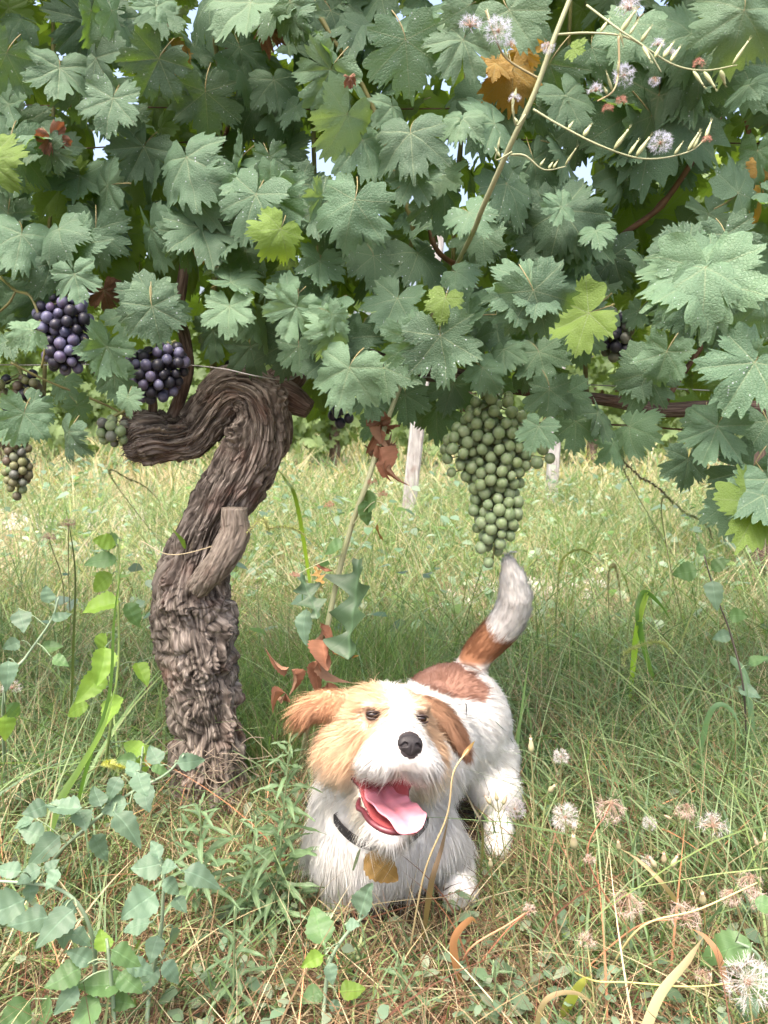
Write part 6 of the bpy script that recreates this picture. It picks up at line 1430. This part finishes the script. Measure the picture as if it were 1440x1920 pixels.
# loose leaf caught on the dog's chest
c = P(712, 1632, 1.0); o = link('fallen_leaf', None, None) if False else None
V, F, ve = ovate(77, 'ovate'); M = np.array(leaf_matrix(P(684, 1600, 1.02), nrm(CAM - c) + [0, 0, .2], np.array([.75, -.1, -.7]), .056))
o = part('fallen_leaf', V @ M[:3, :3].T + M[:3, 3], F, [W_OCHRE], origin=P(684, 1600, 1.02), attrs={'vein': ('FLOAT_VECTOR', ve)}); tag(o, 'curled ochre brown leaf caught against the white chest of the dog', 'leaf')

# ---- the tall prickly lettuce, rising from beside the dog up across the vine
def lettuce():
    path = [gz(560, 1440), (590, 1300, 1.30), (625, 1120, 1.28), (655, 1000, 1.26), (690, 900, 1.24), (722, 800, 1.30), (765, 690, 1.42), (835, 540, 1.36), (885, 440, 1.16), (905, 390, 1.06), (958, 270, .99), (1002, 175, .97), (1040, 70, .96), (1080, -30, .96)]
    pts = crom([P(*q) if abs(q[0]) > 3 else np.array(q) for q in path], 90)
    o = empty('prickly_lettuce', pts[0], 'tall dry leaning stalk crossing the vine, with seedy side branches at the upper right', 'weed')
    SC = np.array([.30, .32, .19]); MB().tube(pts, np.linspace(.0050, .0026, 90), 8, c=SC).part('stem', [W_STEM], o)
    def branch(pl, r=.0013, c=SC * 1.0):
        q = crom([P(*a) for a in pl], 30); MB().tube(q, np.linspace(r, r * .55, 30), 6, c=c).part('branch', [W_STEM], o); return q
    def buds(q, n, L=.022, side=1, t0=.2, both=False):
        for i in range(n):
            t = t0 + (1 - t0) * (i + R.uniform(.1, 1.1)) / n; j = min(28, int(t * 29)); tg = nrm(q[j + 1] - q[j]); s = R.choice([1, -1]) if both else side
            d = nrm(np.array([tg[0] * .6, R.gauss(0, .25), tg[2] * .3 + .9 * s])); bud(o, q[j] + d * .002, d, L * R.uniform(.45, 1.2), L * R.uniform(.08, .13), c0=(.34, .38, .20), c1=(.42, .44, .26))
    Y = .97
    b1 = branch([(1000, 205, Y), (1050, 235, Y - .01), (1130, 275, Y - .02), (1210, 298, Y - .02), (1290, 285, Y - .02), (1328, 255, Y - .02)]); buds(b1, 9)
    b2 = branch([(1040, 65, Y - .01), (1110, 62, Y - .02), (1180, 72, Y - .03), (1260, 120, Y - .03), (1320, 132, Y - .03), (1382, 122, Y - .03)]); buds(b2, 10, both=True)
    b3 = branch([(1160, 68, Y - .03), (1160, 130, Y - .03), (1150, 170, Y - .04), (1120, 190, Y - .04)], .0013, SC * np.array([1.1, .85, .8])); buds(b3, 3, .016)
    b4 = branch([(958, 290, Y + .01), (985, 292, Y), (1020, 318, Y), (1062, 312, Y)], .0013); buds(b4, 4, .018, t0=.5)
    b5 = branch([(1015, 150, Y), (950, 110, Y), (925, 60, Y - .01), (910, 20, Y - .01)], .0014, SC * np.array([.8, .65, .6])); buds(b5, 3, .014)
    b6 = branch([(1100, 10, Y), (1160, 55, Y - .03), (1210, 90, Y - .04), (1240, 135, Y - .04)], .0013); buds(b6, 4, .018, both=True)
    b7 = branch([(985, 215, Y), (968, 235, Y - .01), (962, 205, Y - .02), (966, 180, Y - .02)], .0012); buds(b7, 4, .018)
    b8 = branch([(960, 285, Y + .01), (930, 300, Y), (935, 275, Y - .01)], .0011); buds(b8, 2, .016)
    for (px, py, rp, k) in [(1238, 268, 21, 'puff'), (1170, 142, 21, 'puff'), (934, 58, 26, 'puff'), (1180, 15, 30, 'flat'), (882, 48, 24, 'flat'), (1233, 84, 14, 'flat'), (957, 84, 13, 'flat'), (1028, 80, 14, 'droop'), (1117, 170, 16, 'flat'), (965, 185, 12, 'flat'), (1255, 100, 12, 'flat'), (1227, 145, 12, 'droop')]:
        c = P(px, py, Y - .02); puff(o, c, rp / sc_at(c), k, tint=(.62, .64, .74))
    for (px, py, rp) in [(1140, 205, 12), (1165, 190, 12), (1325, 262, 10), (1310, 120, 12)]:
        c = P(px, py, Y - .03); puff(o, c, rp / sc_at(c), 'flat', name='withered_flower', tint=(.5, .25, .2))
    # lower side twigs with small reddish heads
    for pl, hd in (([(668, 960, 1.25), (690, 915, 1.23), (698, 908, 1.22)], (698, 905)), ([(645, 1010, 1.25), (625, 975, 1.24), (617, 955, 1.23)], (617, 948)), ([(690, 930, 1.24), (705, 925, 1.23), (718, 928, 1.22)], (718, 928)), ([(640, 1040, 1.26), (590, 1060, 1.24), (548, 1082, 1.23)], (552, 1080))):
        branch(pl, .0010); c = P(*hd, pl[-1][2]); puff(o, c, 11 / sc_at(c), 'flat', name='withered_flower', tint=(.45, .22, .17))
    b9 = branch([(660, 985, 1.25), (710, 940, 1.22), (760, 1010, 1.2), (795, 1090, 1.2)], .0010)
    b10 = branch([(652, 1060, 1.26), (680, 1020, 1.24), (712, 975, 1.22)], .0010)
    # leaves: one large deeply lobed, others dried
    for (px, py, rp, dg, mt, kd, kk) in [(686, 1140, 92, 8, W_DARK, 'lobed', 1), (570, 1120, 48, 10, W_DARK, 'lobed', 2), (680, 940, 30, -75, W_GREEN, 'ovate', 0), (690, 960, 26, 20, W_GREEN, 'ovate', 3), (625, 1020, 20, -80, W_GREEN, 'ovate', 2),
                                     (600, 1190, 34, 5, W_DRY, 'lobed', 3), (612, 1225, 38, 15, W_DRY, 'lobed', 0), (592, 1262, 40, 20, W_DRY, 'ovate', 1), (545, 1275, 32, -25, W_DRY, 'ovate', 2), (535, 1310, 28, -10, W_DRY, 'ovate', 4), (596, 1070, 28, -90, W_DRY, 'lance', 1), (600, 1080, 20, 30, W_OCHRE, 'lobed', 2),
                                     (655, 1222, 28, 95, W_OCHRE, 'lance', 3), (612, 1300, 34, 20, W_DRY, 'ovate', 3), (708, 850, 34, 10, W_DRY, 'lobed', 4), (722, 880, 24, 40, W_DRY, 'lobed', 1), (714, 815, 28, -10, W_DRY, 'ovate', 2), (575, 1170, 28, 0, W_BLUE, 'ovate', 1), (700, 1000, 22, -20, W_OCHRE, 'lance', 2)]:
        j = np.argmin(np.abs(proj(pts)[1] - py))
        if mt is W_DRY and kd != 'lance':
            c = P(px, py - rp * .6, pts[j, 1] - .02); a = math.radians(dg)
            for q_ in range(2):
                weed_leaf(o, 'curl', W_DRY, c + rng.normal(0, .004, 3), nrm(np.array([math.sin(a) + R.gauss(0, .3), R.gauss(0, .3), -math.cos(a)])), nrm(CAM - c) + rng.normal(0, .6, 3), rp * R.uniform(1.2, 1.7) / sc_at(c))
            continue
        leaf_at(o, kd, mt, px, py, pts[j, 1] - .02, rp, dg, None, kk, tilt=.1)
    return o
lettuce()
